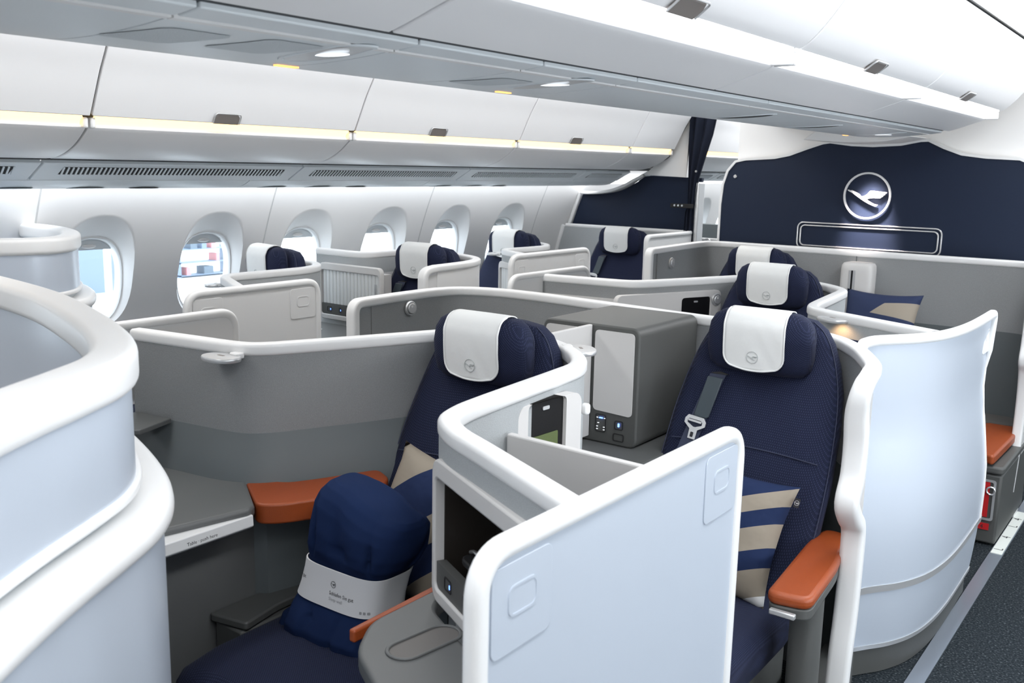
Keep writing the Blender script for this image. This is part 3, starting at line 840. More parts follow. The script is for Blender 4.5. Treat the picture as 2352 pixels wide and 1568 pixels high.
def divider(name, label, x, y0, y1, zt, zb, side=1, handles=True, R=.06):
    """upright privacy panel in a plane x = const with a rounded white rim; side = +1 shows its handles towards +x"""
    t = thing(name, label, 'privacy divider', (x, (y0+y1)/2, 0), 'white privacy dividers')
    p = fillet([(x, y0, zb), (x, y0, zt), (x, y1, zt), (x, y1, zb)], R, 10)
    mesh('rim_trim', sweep(p, rr(.030, .030, .012, 4), [V((1, 0, 0))]*len(p)), M['trim'], t, angle=60)
    out = [(q.y, q.z) for q in p]
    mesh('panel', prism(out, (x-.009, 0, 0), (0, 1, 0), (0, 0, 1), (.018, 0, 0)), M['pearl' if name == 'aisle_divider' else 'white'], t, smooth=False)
    if handles:
        for yc, e in ((y0+.085, -1), (y1-.085, 1)):
            xo = x+side*.009; pm = M['pearl' if name == 'aisle_divider' else 'white']
            h = mesh('handle_plate', prism(rr(.135, .125, .014, 4, yc, zt-.083), (xo, 0, 0), (0, 1, 0), (0, 0, 1), (side*.0022, 0, 0)), pm, t, bevel=.0008)
            mesh('finger_recess', frame(rr(.066, .044, .014, 4, yc, zt-.075), rr(.058, .036, .011, 4, yc, zt-.075), (xo+side*.0022, 0, 0), (0, 1, 0), (0, 0, 1), (side*.0012, 0, 0)), pm, h)
            mesh('finger_plate', prism(rr(.058, .036, .011, 4, yc, zt-.075), (xo+side*.0022, 0, 0), (0, 1, 0), (0, 0, 1), (side*.0004, 0, 0)), pm, h, smooth=False)
    return t

def cabinet_frame_dirs(P, Q):
    h = (V(Q)-V(P)); h.z = 0; L = h.length; h.normalize(); n = V((h.y, -h.x, 0))
    return h, n, L

def tambour_cabinet(label, P, Q, z0, z1, open_=False, sock=True):
    """storage box whose face runs from P to Q (n points to the viewer's side)"""
    h, n, L = cabinet_frame_dirs(P, Q)
    P = V(P); t = thing('storage_cabinet', label, 'storage cabinet', (P.x+h.x*L/2, P.y+h.y*L/2, z0), 'storage cabinets beside the seats')
    o = V((P.x, P.y, 0)); up = V((0, 0, 1))
    H = z1-z0; cz = (z0+z1)/2
    mesh('cabinet_frame', frame(rr(L, H, .03, 5, L/2, cz), rr(L-.026, H-.068, .016, 5, L/2, cz-.006), o+n*.012, h, up, -n*.03), M['greige'], t, bevel=.004)
    zi0, zi1 = z0+.028, z1-.040
    zs = zi0+(zi1-zi0)*.24
    d = mesh('outlet_panel', prism([(.014, zi0-.002), (L-.014, zi0-.002), (L-.014, zs), (.014, zs)], o+n*.006, h, up, -n*.02), M['dark'], t, smooth=False)
    for k, (s, w) in enumerate(((.16, .035), (.34, .016), (.52, .03))):
        mesh('socket', frame(rr(w, .028, .005, 3, L*s, (zi0+zs)/2), rr(w-.006, .022, .003, 3, L*s, (zi0+zs)/2), o+n*.0065, h, up, n*.0012), M['blackm'], d, smooth=False)
        if k < 2: mesh('socket_light', prism(rr(.004, .009, .001, 1, L*s+w*.3, (zi0+zs)/2), o+n*.0072, h, up, n*.0006), M['led'], d, smooth=False)
    if not open_:
        N = 16; W = (L-.040)/N; sl = []
        for i in range(N):
            x0 = .020+W*i
            ring = []
            for z in (zs+.002, zi1):
                ring.append([o+h*(x0+W*q)+up*z+n*(e) for q, e in ((.0, -.006), (.10, .000), (.3, .003), (.7, .003), (.9, .000), (1., -.006))])
            sl.append(loft(ring))
        dr = mesh('tambour_door', join(*sl), M['slat'], t, angle=25)
        mesh('door_handle', prism(rr(.006, (zi1-zs)*.5, .002, 2, L-.042, (zs+zi1)/2), o+n*.003, h, up, n*.008), M['metal'], dr, smooth=False)
        mesh('cabinet_box', xf(box(.03, -.10, zi0, L-.03, -.011, zi1), Matrix(((h.x, n.x, 0, P.x), (h.y, n.y, 0, P.y), (0, 0, 1, 0), (0, 0, 0, 1)))), M['greige'], t)
    else:
        mt = Matrix(((h.x, n.x, 0, P.x), (h.y, n.y, 0, P.y), (0, 0, 1, 0), (0, 0, 0, 1)))
        walls = [box(.010, -.13, zi0, L-.010, -.122, zi1), box(.010, -.13, zi1-.002, L-.010, -.01, zi1+.006), box(.010, -.13, zi0, L-.010, -.01, zi0+.006), box(.010, -.13, zi0, .016, -.01, zi1), box(L-.016, -.13, zi0, L-.010, -.01, zi1)]
        inn = mesh('cabinet_interior', xf(join(*walls), mt), M['interior'], t, smooth=False)
        mesh('door_edge', xf(box(L*.60, -.118, zi0+.01, L-.03, -.112, zi1-.004), mt), M['slat'], t, smooth=False)
        hk = [V((L*.27, -.118, cz+.045)), V((L*.27, -.085, cz+.045)), V((L*.36, -.085, cz+.045)), V((L*.36, -.118, cz+.045))]
        mesh('coat_hook', xf(tube(fillet(hk, .012), .006, 8), mt), M['metal'], inn)
        mesh('stud', xf(prism(circ(.010, 16), (L*.12, -.118, cz+.05), (1, 0, 0), (0, 0, 1), (0, -.003, 0)), mt), M['satin'], inn)
        mesh('headset_hook', xf(tube(smooth_path([(L*.47, -.118, cz+.005), (L*.47, -.09, cz), (L*.49, -.08, cz-.03), (L*.51, -.08, cz-.045)], 4), .005, 8), mt), M['metal'], inn)
        mesh('inner_tray', xf(prism(rr(L*.5, .07, .02, 4, L*.36, -.062), (0, 0, zs+.006), (1, 0, 0), (0, 1, 0), (0, 0, .014)), mt), M['blackm'], inn, bevel=.003)
        mesh('tray_clip', xf(tube(smooth_path([(L*.12, -.05, zs+.026), (L*.17, -.05, zs+.034), (L*.24, -.05, zs+.030)], 4), .004, 8), mt), M['metal'], inn)
    return t

# ---- solo centre seat nearest the camera: shell around it
def throne_path(dx, dy, dz=0., whole=True):
    L = [(-2.60, 1.635), (-2.36, 1.668), (-2.20, 1.692), (-2.135, 1.735), (-2.085, 1.835), (-2.0, 2.03), (-1.93, 2.20), (-1.87, 2.33), (-1.76, 2.385)]
    Rr = [(-1.627, 2.362), (-1.50, 2.295), (-1.395, 2.205), (-1.325, 2.10), (-1.305, 1.98), (-1.287, 1.80), (-1.268, 1.62), (-1.253, 1.53), (-1.222, 1.457), (-1.15, 1.398), (-1.05, 1.348), (-.90, 1.273), (-.725, 1.185)]
    pts = (L if whole else [])+Rr
    return [V((x+dx, y+dy, 1.132+dz)) for x, y in smooth_path([(a, b, 0) for a, b in pts], 4) for z in (0,)] if False else [V((p.x+dx, p.y+dy, 1.132+dz)) for p in smooth_path([(a, b, 0) for a, b in pts], 4)]

def wall_levels(pts, levels):
    N = hnormals([V((p.x, p.y, 0)) for p in pts]); v, f = [], []
    lv = list(levels)+[(z, u+.015) for z, u in levels[::-1]]; k = len(lv)
    for p, n in zip(pts, N): v += [V((p.x, p.y, z))+n*u for z, u in lv]
    for i in range(len(pts)-1):
        for j in range(k): f.append((i*k+j, i*k+(j+1) % k, i*k+k+(j+1) % k, i*k+k+j))
    f += [tuple(range(k-1, -1, -1)), tuple(range((len(pts)-1)*k, len(pts)*k))]
    return v, f
def throne_shell(label, dx, dy, dz=0., whole=True, path=None):
    path = path or throne_path(dx, dy, dz, whole)
    t = thing('seat_shell', label, 'seat shell', (path[len(path)//2].x, path[len(path)//2].y, 0), 'white-rimmed seat shells')
    mesh('rim_trim', sweep(path, TRIM), M['trim'], t, angle=60)
    k = max(i for i, p in enumerate(path) if p.x-dx < -1.228)
    k1 = max([i for i, p in enumerate(path) if p.x-dx < -1.90] or [0])
    nt_ = 1.10+dz
    mesh('fabric_panel', wall(path[:k+1], .89+dz, -.018, -.001, .012), M['fabric'], t, angle=50)
    if whole: mesh('lower_panel', wall_levels(path[:k1+1], [(.892+dz, -.019), (.83, -.050), (.77, -.085), (.70, -.10), (0, -.10)]), M['lower'], t, angle=60)
    mesh('lower_panel', wall(path[k1:k+1], 0., -.020, -.001, .02, ztop=.89+dz), M['lower'], t, angle=50)
    mesh('fabric_panel', wall(path[k:], 1.065+dz, -.020, -.001, .012), M['fabric_light'], t, angle=50)
    mesh('outer_panel', wall(path[:k+1], .0, .001, .017, .012), M['fabric_light'], t, angle=50)
    mesh('outer_panel', wall(path[k:], 1.065+dz, .001, .017, .012), M['fabric_light'], t, angle=50)
    return t, path
shA, pathA = throne_shell('white-rimmed grey shell around the seat with the blanket', 0, 0)
paddle_lamp(shA, (-2.190, 1.632, 1.114), -PI/2)
paddle_lamp(shA, (-1.440, 2.300, 1.138), math.radians(45))
# monitor bay on the outside of that shell, for the seat behind
mb = mesh('monitor_bay', frame(rr(.25, .40, .03, 5, 1.885, .90), rr(.150, .25, .014, 5, 1.872, .975), (-1.258-.06*1.89, 0, 0), (.06, 1, 0), (0, 0, 1), (-.030, 0, 0)), M['greige'], shA, bevel=.004)
sc_ = mesh('monitor', prism(rr(.150, .25, .014, 5, 1.872, .975), (-1.268-.06*1.89, 0, 0), (.06, 1, 0), (0, 0, 1), (-.012, 0, 0)), M['black'], shA, smooth=False)
mesh('display', prism(rr(.118, .15, .004, 2, 1.866, .940), (-1.267-.06*1.89, 0, 0), (.06, 1, 0), (0, 0, 1), (.0012, 0, 0)), M['screen'], sc_, smooth=False)
mesh('monitor_latch', prism(rr(.026, .009, .003, 2, 1.875, 1.080), (-1.267-.06*1.89, 0, 0), (.06, 1, 0), (0, 0, 1), (.002, 0, 0)), M['satin'], sc_, smooth=False)
mesh('monitor_knob', prism(rr(.02, .03, .009, 4, 2.03, 1.05), (-1.268-.06*1.89, 0, 0), (.06, 1, 0), (0, 0, 1), (.018, 0, 0)), M['trim'], shA, bevel=.004)

shC, pathC = throne_shell('white-rimmed grey shell around the seat with the lit lamp', 0, 2.16)
lc = paddle_lamp(shC, (-1.115, 3.50, 1.125), math.radians(-118))
cb = V((-2.03, 4.13, 0)); h_ = V((.40, .92, 0)).normalized(); n_ = V((h_.y, -h_.x, 0))
mbC = mesh('monitor_bay', frame(rr(.62, .20, .03, 5, -.10, .99), rr(.175, .15, .014, 5, .055, .985), cb+n_*.038, h_, (0, 0, 1), -n_*.03), M['greige'], shC, bevel=.003)
scC = mesh('monitor', prism(rr(.175, .15, .014, 5, .055, .985), cb+n_*.032, h_, (0, 0, 1), -n_*.012), M['black'], shC, smooth=False)
mesh('monitor_latch', prism(rr(.024, .008, .003, 2, .055, 1.04), cb+n_*.032, h_, (0, 0, 1), n_*.002), M['satin'], scC, smooth=False)
kc = max(i for i, p in enumerate(pathC[:30]) if p.y < 4.16 and p.x < -1.98)
mesh('lower_panel', wall(pathC[:kc+1], .75, -.026, -.018, .02, ztop=1.062), M['greige'], shC, angle=50)
knob(shC, cb+h_*.175+n_*.038+V((0, 0, 1.045)), n_)

P3 = lambda pts, z: [V((p.x, p.y, z)) for p in smooth_path([(a, b, 0) for a, b in pts], 4)]
shF, pathF = throne_shell('white-rimmed shell around the half-hidden window seat', -2.36, 1.17, 0, False,
    P3([(-4.10, 3.41), (-3.95, 3.425), (-3.78, 3.395), (-3.65, 3.31), (-3.59, 3.19), (-3.582, 3.05), (-3.585, 2.90), (-3.590, 2.79), (-3.575, 2.715), (-3.52, 2.660), (-3.40, 2.595), (-3.085, 2.43)], 1.132))
paddle_lamp(shF, (-3.640, 2.700, 1.098), math.radians(200))
shK, pathK = throne_shell('white-rimmed shell around the seat at the last lit window', -2.36, 3.30, 0, False,
    P3([(-4.10, 5.43), (-3.95, 5.445), (-3.78, 5.41), (-3.64, 5.33), (-3.565, 5.21), (-3.560, 5.08), (-3.575, 4.93), (-3.585, 4.85), (-3.57, 4.785), (-3.52, 4.735), (-3.40, 4.67), (-3.085, 4.51)], 1.132))
paddle_lamp(shK, (-3.665, 4.80, 1.112), math.radians(200))
for sh, y_ in ((shF, 3.03), (shK, 5.07)):
    mesh('monitor_bay', frame(rr(.27, .36, .03, 5, y_, .885), rr(.155, .24, .014, 5, y_-.02, .955), (-3.545, 0, 0), (0, 1, 0), (0, 0, 1), (-.028, 0, 0)), M['greige'], sh, bevel=.004)
    mesh('monitor', prism(rr(.155, .24, .014, 5, y_-.02, .955), (-3.553, 0, 0), (0, 1, 0), (0, 0, 1), (-.012, 0, 0)), M['black'], sh, smooth=False)

# cabinets under the slanting arm of each such shell
tambour_cabinet('open storage cabinet with a dark hollow and a silver hook, beside the near divider', (-1.218, 1.419, 0), (-.800, 1.197, 0), .775, 1.078, open_=True)
tambour_cabinet('ribbed white storage cabinet below the shell at the last lit window', (-3.585, 4.755, 0), (-3.10, 4.50, 0), .775, 1.078)

# ---- paired centre seats: shell with a fabric back wall behind the black console
core = [(-2.605, 2.62), (-2.612, 2.80), (-2.605, 3.00), (-2.55, 3.12), (-2.42, 3.185), (-2.25, 3.195), (-2.07, 3.183), (-1.85, 3.158), (-1.65, 3.132), (-1.40, 3.105), (-1.18, 3.095), (-1.03, 3.062), (-.92, 2.985), (-.83, 2.865), (-.765, 2.74), (-.722, 2.64), (-.705, 2.56)]
core = [V((p.x, p.y, 1.132)) for p in smooth_path([(a, b, 0) for a, b in core], 4)]
pathB = fillet([(-2.60, 2.535, .30), (-2.60, 2.535, 1.132)]+[tuple(p) for p in core], [.06]*2+[0]*len(core), 8)
edge_r = smooth_path([(-.703, 2.535, 1.126), (-.706, 2.513, 1.108), (-.712, 2.506, 1.075), (-.718, 2.516, 1.03), (-.718, 2.53, .95), (-.718, 2.525, .86), (-.718, 2.495, .795), (-.718, 2.53, .745), (-.718, 2.575, .70), (-.718, 2.58, .60), (-.718, 2.572, .45), (-.718, 2.55, .30), (-.718, 2.535, .02)], 4)
t = thing('seat_shell', 'white-rimmed grey shell behind the black console and the orange-armrest seat', 'seat shell', (-1.6, 3.1, 0), 'white-rimmed seat shells')
shB = t
pb = [p for p in pathB if not (p.z < 1.0)]
mesh('rim_trim', sweep(pathB+edge_r, TRIM, hnormals(pathB)+[V((1, .12, 0)).normalized()]*len(edge_r), [1.]*len(pathB)+[1+.35*min(1, i/14) for i in range(len(edge_r))]), M['trim'], t, angle=60)
mesh('fabric_panel', wall(core[:-7], .78, -.018, -.001, .012), M['fabric'], t, angle=50)
mesh('lower_panel', wall(core[:-7], 0., -.020, -.001, .02, ztop=.78), M['lower'], t, angle=50)
mesh('outer_panel', wall(core[:-7], 0., .001, .017, .012), M['white'], t, angle=50)
mesh('fabric_panel', prism([(2.545, .3), (2.545, 1.10), (2.57, 1.125), (2.65, 1.12), (2.65, .3)], (-2.608, 0, 0), (0, 1, 0), (0, 0, 1), (.018, 0, 0)), M['fabric'], t, smooth=False)
knob(t, (-2.590, 2.84, 1.085), (1, -.05, 0))

# ---- rear centre pair: console under the emblem wall
core = [(-2.50, 4.72), (-2.515, 4.95), (-2.53, 5.20), (-2.525, 5.38), (-2.47, 5.455), (-2.36, 5.475), (-2.0, 5.475), (-1.4, 5.472), (-.95, 5.47), (-.80, 5.462), (-.72, 5.40), (-.69, 5.28), (-.685, 5.12)]
core = [V((p.x, p.y, 1.215)) for p in smooth_path([(a, b, 0) for a, b in core], 4)]
pathD = fillet([(-2.50, 4.655, .45), (-2.50, 4.655, 1.215)]+[tuple(p) for p in core], [.06]*2+[0]*len(core), 8)
er = smooth_path([(-.686, 5.09, 1.208), (-.69, 5.066, 1.17), (-.69, 5.06, 1.05), (-.69, 5.05, .88), (-.69, 5.03, .80), (-.69, 5.07, .74), (-.69, 5.10, .6), (-.69, 5.09, .4), (-.69, 5.02, .16)], 4)
t = thing('seat_shell', 'long white-rimmed grey shell under the emblem wall', 'seat shell', (XC, 5.45, 0), 'white-rimmed seat shells'); shD = t
mesh('rim_trim', sweep(pathD+er, TRIM, hnormals(pathD)+[V((1, 0, 0))]*len(er)), M['trim'], t, angle=60)
mesh('fabric_panel', wall(core, .865, -.018, -.001, .012), M['fabric'], t, angle=50)
mesh('lower_panel', wall(core, 0., -.020, -.001, .02, ztop=.865), M['lower'], t, angle=50)
mesh('outer_panel', wall(core, 0., .001, .017, .012), M['white'], t, angle=50)
mesh('fabric_panel', prism([(4.665, .5), (4.665, 1.18), (4.69, 1.205), (4.75, 1.20), (4.75, .5)], (-2.508, 0, 0), (0, 1, 0), (0, 0, 1), (.018, 0, 0)), M['fabric'], t, smooth=False)
knob(t, (-2.492, 4.90, 1.135), (1, 0, 0), .032)
mesh('seam', box(-1.6335, 5.4525, .86, -1.6305, 5.4545, 1.20), M['gap'], t, smooth=False)
bd_ = loft([[V((x*k-1.60, y*k+5.405+dy, z)) for x, y in selp(.088, .055, 5, 36)] for z, k, dy in ((.80, 1, 0), (1.13, 1, 0), (1.155, .97, .001), (1.168, .88, .004), (1.171, .7, .01))])
bx = thing('console_box', 'pale grey upright box with a black vertical slot below the emblem wall', 'console box', (-1.60, 5.40, .77))
mesh('box_body', bd_, M['greige'], bx, angle=50)
mesh('slot_recess', prism(rr(.034, .26, .004, 2, 0, 1.0), (-1.618, 5.3487, 0), (1, 0, 0), (0, 0, 1), (0, -.001, 0)), M['satin'], bx, smooth=False)
mesh('slot', prism(rr(.009, .26, .001, 1, 0, 1.0), (-1.618, 5.3472, 0), (1, 0, 0), (0, 0, 1), (0, -.0008, 0)), M['black'], bx, smooth=False)

# ---- window pair: rear seat in front of the left partition
core = [V((-4.16, 6.37, 1.21)), V((-3.6, 6.372, 1.21)), V((-3.14, 6.372, 1.21)), V((-3.09, 6.36, 1.21)), V((-3.085, 6.32, 1.21)), V((-3.085, 5.78, 1.21))]
pathE = fillet([tuple(p) for p in core]+[(-3.085, 5.70, 1.21), (-3.085, 5.70, .35)], [0, 0, .03, .02, .02, 0, .06, 0], 8)
t = thing('seat_shell', 'white-rimmed shell with a flat aisle wing in front of the left partition', 'seat shell', (-3.6, 6.3, 0), 'white-rimmed seat shells'); shE = t
mesh('rim_trim', sweep(pathE, TRIM_S), M['trim'], t, angle=60)
mesh('wall_trim', sweep([(wall_x(z)+.012, 6.36, z) for z in (1.21, 1.1, 1.0, .8, .5)], rr(.03, .03, .01, 3), [V((0, 1, 0))]*5), M['trim'], t)
mesh('fabric_panel', prism([(wall_x(1.2)+.02, 1.20), (wall_x(1.0)+.02, 1.0), (wall_x(.7)+.02, .7), (wall_x(.4)+.02, .4), (-3.09, .4), (-3.09, 1.20)], (0, 6.355, 0), (1, 0, 0), (0, 0, 1), (0, .018, 0)), M['fabric_light'], t, smooth=False)
mesh('outer_panel', prism([(q.y, q.z) for q in pathE[-12:]]+[(6.35, .35), (6.35, 1.20)], (-3.094, 0, 0), (0, 1, 0), (0, 0, 1), (.018, 0, 0)), M['white'], t, smooth=False)

# ---- window pair: seat beside the ribbed cabinet
core = [(-4.10, 3.735), (-4.0, 3.742), (-3.85, 3.742), (-3.76, 3.775), (-3.745, 3.86), (-3.735, 4.02), (-3.69, 4.09), (-3.58, 4.105), (-3.45, 4.10), (-3.28, 4.06), (-3.15, 3.97), (-3.085, 3.84), (-3.06, 3.68), (-3.05, 3.52)]
core = [V((p.x, p.y, 1.158+.004*max(0, min(1, (-3.6-p.x)/.4)))) for p in smooth_path([(a, b, 0) for a, b in core], 4)]
pathG = fillet([tuple(p) for p in core]+[(-3.045, 3.43, 1.150), (-3.045, 3.43, .5)], [0]*len(core)+[.06, 0], 8)
t = thing('seat_shell', 'white-rimmed shell curving round the seat beside the ribbed cabinet', 'seat shell', (-3.5, 4.05, 0), 'white-rimmed seat shells'); shG = t
mesh('rim_trim', sweep(pathG, TRIM), M['trim'], t, angle=60)
mesh('fabric_panel', wall(core, 1.06, -.018, -.001, .012), M['fabric_light'], t, angle=50)
mesh('lower_panel', wall(core, 0, -.020, -.001, .02, ztop=1.06), M['white'], t, angle=50)
mesh('outer_panel', wall(core, 0, .001, .017, .012), M['white'], t, angle=50)
mesh('wing_panel', prism([(q.y, q.z) for q in pathG[-11:]]+[(3.53, .5), (3.53, 1.13)], (-3.055, 0, 0), (0, 1, 0), (0, 0, 1), (.018, 0, 0)), M['white'], t, smooth=False)
tambour_cabinet('storage cabinet with a closed ribbed sliding door below the window', (-4.06, 3.712, 0), (-3.570, 3.695, 0), .790, 1.105)

# ---- tall shells of the row in front (camera side)
def tall_shell(label, path, zt, loc, low):
    t = thing('seat_shell', label, 'seat shell', loc, 'tall front-row seat shells')
    p = [V((q.x, q.y, zt-.03)) for q in smooth_path([(a, b, 0) for a, b in path], 6)]
    mesh('rim_trim', sweep(p, rr(.072, .060, .016, 5)), M['trim'], t, angle=60)
    z1 = zt-low
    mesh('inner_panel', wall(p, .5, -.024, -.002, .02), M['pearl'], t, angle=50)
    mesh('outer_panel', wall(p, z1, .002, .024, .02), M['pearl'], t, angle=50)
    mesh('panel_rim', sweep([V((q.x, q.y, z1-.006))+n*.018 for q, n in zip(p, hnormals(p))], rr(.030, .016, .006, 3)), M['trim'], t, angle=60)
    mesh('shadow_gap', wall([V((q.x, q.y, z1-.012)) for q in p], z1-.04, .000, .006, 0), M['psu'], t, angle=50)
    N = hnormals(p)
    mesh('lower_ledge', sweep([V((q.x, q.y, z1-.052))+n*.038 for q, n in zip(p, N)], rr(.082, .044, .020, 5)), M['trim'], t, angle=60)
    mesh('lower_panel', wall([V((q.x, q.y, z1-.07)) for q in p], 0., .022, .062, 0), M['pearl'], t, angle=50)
    return t
pf = [(-2.62, 1.122), (-2.35, 1.098), (-2.0, 1.045), (-1.72, .965), (-1.50, .885), (-1.36, .815), (-1.275, .745), (-1.215, .655), (-1.165, .57), (-1.10, .47), (-.985, .31)]
fs = tall_shell('large blurred white shell filling the lower left corner of the photo', pf, 1.37, (-1.4, .85, 0), .205)
for k, (x, y) in enumerate(((-1.235, .70),)):
    pass
pw = [(-4.14, 2.115), (-3.98, 2.11), (-3.80, 2.08), (-3.61, 2.01), (-3.465, 1.92), (-3.39, 1.84), (-3.365, 1.755), (-3.40, 1.655), (-3.46, 1.555), (-3.56, 1.40), (-3.66, 1.24)]
tall_shell('tall white shell in front of the first window, behind the blurred one', pw, 1.37, (-3.6, 2.0, 0), .20)

# ================================================================== DIVIDERS
divider('aisle_divider', 'large white divider with recessed handles in the centre foreground', -.695, .885, 1.675, 1.172, .0)
divider('privacy_divider', 'white divider with two handles in front of the half-hidden window seat', -3.05, 2.13, 2.765, 1.160, .0)
divider('privacy_divider', 'white divider with two handles in front of the seat at the last lit window', -3.05, 4.14, 4.915, 1.175, .0)
divider('privacy_divider', 'plain white divider standing behind the lamp wall of the blanket seat', -2.635, 1.15, 2.02, 1.155, .92, handles=False)
divider('privacy_divider', 'plain white divider end left of the wall with the black monitor', -2.60, 3.53, 4.19, 1.150, .0, handles=False)
# brown-grey ledge between that divider and the lamp wall
lg = mesh('aisle_ledge', prism([(-2.615, 1.70), (-2.20, 1.78), (-2.06, 2.0), (-2.10, 2.28), (-2.615, 2.28)], (0, 0, .98), (1, 0, 0), (0, 1, 0), (0, 0, .025)), M['tabledk'], smooth=False)
tag(lg, 'small brown-grey ledge in the corner between the plain divider and the lamp wall', 'ledge')
# curved aisle screen of the second solo seat
sp_ = [(-.845, 2.965), (-.835, 3.04), (-.80, 3.10), (-.745, 3.18), (-.700, 3.29), (-.675, 3.43), (-.665, 3.60), (-.665, 3.80), (-.668, 3.97)]
core = [V((p.x, p.y, 1.142)) for p in smooth_path([(a, b, 0) for a, b in sp_], 6)]
t = thing('aisle_divider', 'tall curved white screen beside the aisle with two metal strips', 'privacy divider', (-.72, 3.4, 0), 'white privacy dividers')
# the sheet swells outward at hip height and tucks in above the floor
def swell(z): return .012*math.sin(max(0, min(1, (z-.55)/.6))*PI)*-1 + (.030*math.sin(max(0, min(1, (.85-z)/.75))*PI*.9) if z < .85 else 0)
full = core+[V((-.668, 4.02, 1.142)), V((-.675, 4.10, 1.142)), V((-.680, 4.25, 1.142))]
N = hnormals(full); zs_ = [1.135, 1.05, .95, .86, .80, .74, .66, .55, .45, .34, .335, .325, .32, .22, .10, .095, .06]
ARC = [0]
for a_, b_ in zip(full, full[1:]): ARC.append(ARC[-1]+(b_-a_).length)
def far_len(z): return ARC[-1]-.245+(.03*max(0, min(1, (.82-z)/.10)))
def at_arc(s_):
    for i in range(len(full)-1):
        if s_ <= ARC[i+1]+1e-9:
            q_ = (s_-ARC[i])/(ARC[i+1]-ARC[i]); return full[i].lerp(full[i+1], q_), N[i].lerp(N[i+1], q_).normalized()
    return full[-1], N[-1]
def sheet(zz, du=0., d2=.012):
    v, f = [], []; m_ = 60
    for z in zz:
        col_ = [at_arc(far_len(z)*i/m_) for i in range(m_+1)]
        v += [V((p.x, p.y, z))-n*(swell(z)+du) for p, n in col_]
        v += [V((p.x, p.y, z))-n*(swell(z)+du-d2) for p, n in col_[::-1]]
    k = 2*(m_+1)
    for i in range(len(zz)-1):
        for j in range(k): f.append((i*k+j, i*k+(j+1) % k, (i+1)*k+(j+1) % k, (i+1)*k+j))
    f += [tuple(range(k)), tuple(range((len(zz)-1)*k, len(zz)*k))]
    return v, f
rp0 = fillet([(-.845, 2.955, .9), tuple(core[0]+V((0, -.01, 0)))]+[tuple(p) for p in core[1:-1]]+[(-.668, 3.995, 1.142), (-.668, 4.0, 1.0)], .05, 5)
rp0 += [V((-.668+swell(z), 4.0, z)) for z in (.93, .86, .80, .74, .66, .55, .45, .335)]
mesh('rim_trim', sweep(rp0, rr(.030, .032, .012, 4), None, [1 if (p.z > 1.08 or p.y < 3.5) else max(.42, 1-(1.08-p.z)*5) for p in rp0]), M['trim'], t, angle=60)
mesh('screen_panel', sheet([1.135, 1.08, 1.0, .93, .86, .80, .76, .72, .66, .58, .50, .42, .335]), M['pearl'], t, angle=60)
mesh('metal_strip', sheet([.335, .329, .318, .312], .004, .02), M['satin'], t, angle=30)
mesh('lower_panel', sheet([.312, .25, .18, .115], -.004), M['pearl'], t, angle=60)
mesh('base_strip', sheet([.115, .111, .103, .10], -.001, .016), M['satin'], t, angle=30)
mesh('kick_panel', sheet([.10, .05, .004], -.016), M['dark'], t, angle=60)
hp = mesh('handle_plate', prism(rr(.115, .12, .014, 4, 3.945, 1.055), (-.6765, 0, 0), (0, 1, 0), (0, 0, 1), (.004, 0, 0)), M['trim'], t, bevel=.0015)
mesh('finger_recess', frame(rr(.06, .044, .014, 4, 3.95, 1.065), rr(.052, .036, .011, 4, 3.95, 1.065), (-.6725, 0, 0), (0, 1, 0), (0, 0, 1), (.0012, 0, 0)), M['white'], hp)

# footwell cover in front of the orange-armrest seat
fw = mesh('footwell_cover', prism([(-1.255, .0), (-.72, .0), (-.72, 1.035), (-.74, 1.045), (-1.255, 1.055)], (0, 1.70, 0), (1, 0, 0), (0, 0, 1), (0, .02, 0)), M['greige'], smooth=False, bevel=.004)
tag(fw, 'grey upright panel with a straight top edge behind the near divider', 'panel')

# ================================================================== TABLES, ARMRESTS, CONSOLES
def slab(outline, z0, z1): return prism(outline, (0, 0, z0), (1, 0, 0), (0, 1, 0), (0, 0, z1-z0))
def rounded(poly, r): 
    q = fillet([(*poly[-1], 0)]+[(*p, 0) for p in poly]+[(*poly[0], 0)], r)
    return [(p.x, p.y) for p in q[1:-1]]
# left side table of the blanket seat
t = thing('side_table', 'grey side table with a white pull-out bar, left of the blanket seat', 'side table', (-2.25, 1.5, 0))
mesh('table_top', slab([(-2.58, .95), (-2.03, .95), (-1.985, 1.25), (-1.935, 1.515), (-1.955, 1.545), (-2.155, 1.672), (-2.58, 1.612)], .735, .770), M['table'], t, bevel=.010, seg=3)
mesh('table_body', join(box(-2.58, .95, 0, -2.03, 1.60, .735)), M['table'], t, smooth=False)
mesh('side_panel', prism([(-2.03, 1.60), (-2.0, 1.62), (-1.93, 1.9), (-2.0, 2.0), (-2.10, 1.75)], (0, 0, 0), (1, 0, 0), (0, 1, 0), (0, 0, .70)), M['lower'], t, smooth=False)
pb_ = mesh('pull_bar', prism([(-2.03, .752), (-1.932, .752), (-1.930, .722), (-1.945, .712), (-2.03, .712)], (0, 1.02, 0), (1, 0, 0), (0, 0, 1), (0, .503, 0)), M['white'], t, bevel=.003)
mesh('lettering', text_geo('Table · push here', .0125, lambda x, y: V((-1.9303, 1.322+x, .7290+y))), M['ink'], pb_, smooth=False)
# orange leather pad along the lamp wall
op = [(-2.155, 1.668), (-1.950, 1.548), (-1.900, 1.595), (-1.865, 1.67), (-1.795, 1.845), (-1.835, 1.93), (-1.92, 1.97), (-1.99, 1.80), (-2.03, 1.72), (-2.10, 1.69)]
ap = mesh('armrest_pad', slab(rounded(op, .03), .712, .768), M['orange'], t, angle=60, bevel=.014, seg=4); ap['label'] = 'bent orange leather pad'
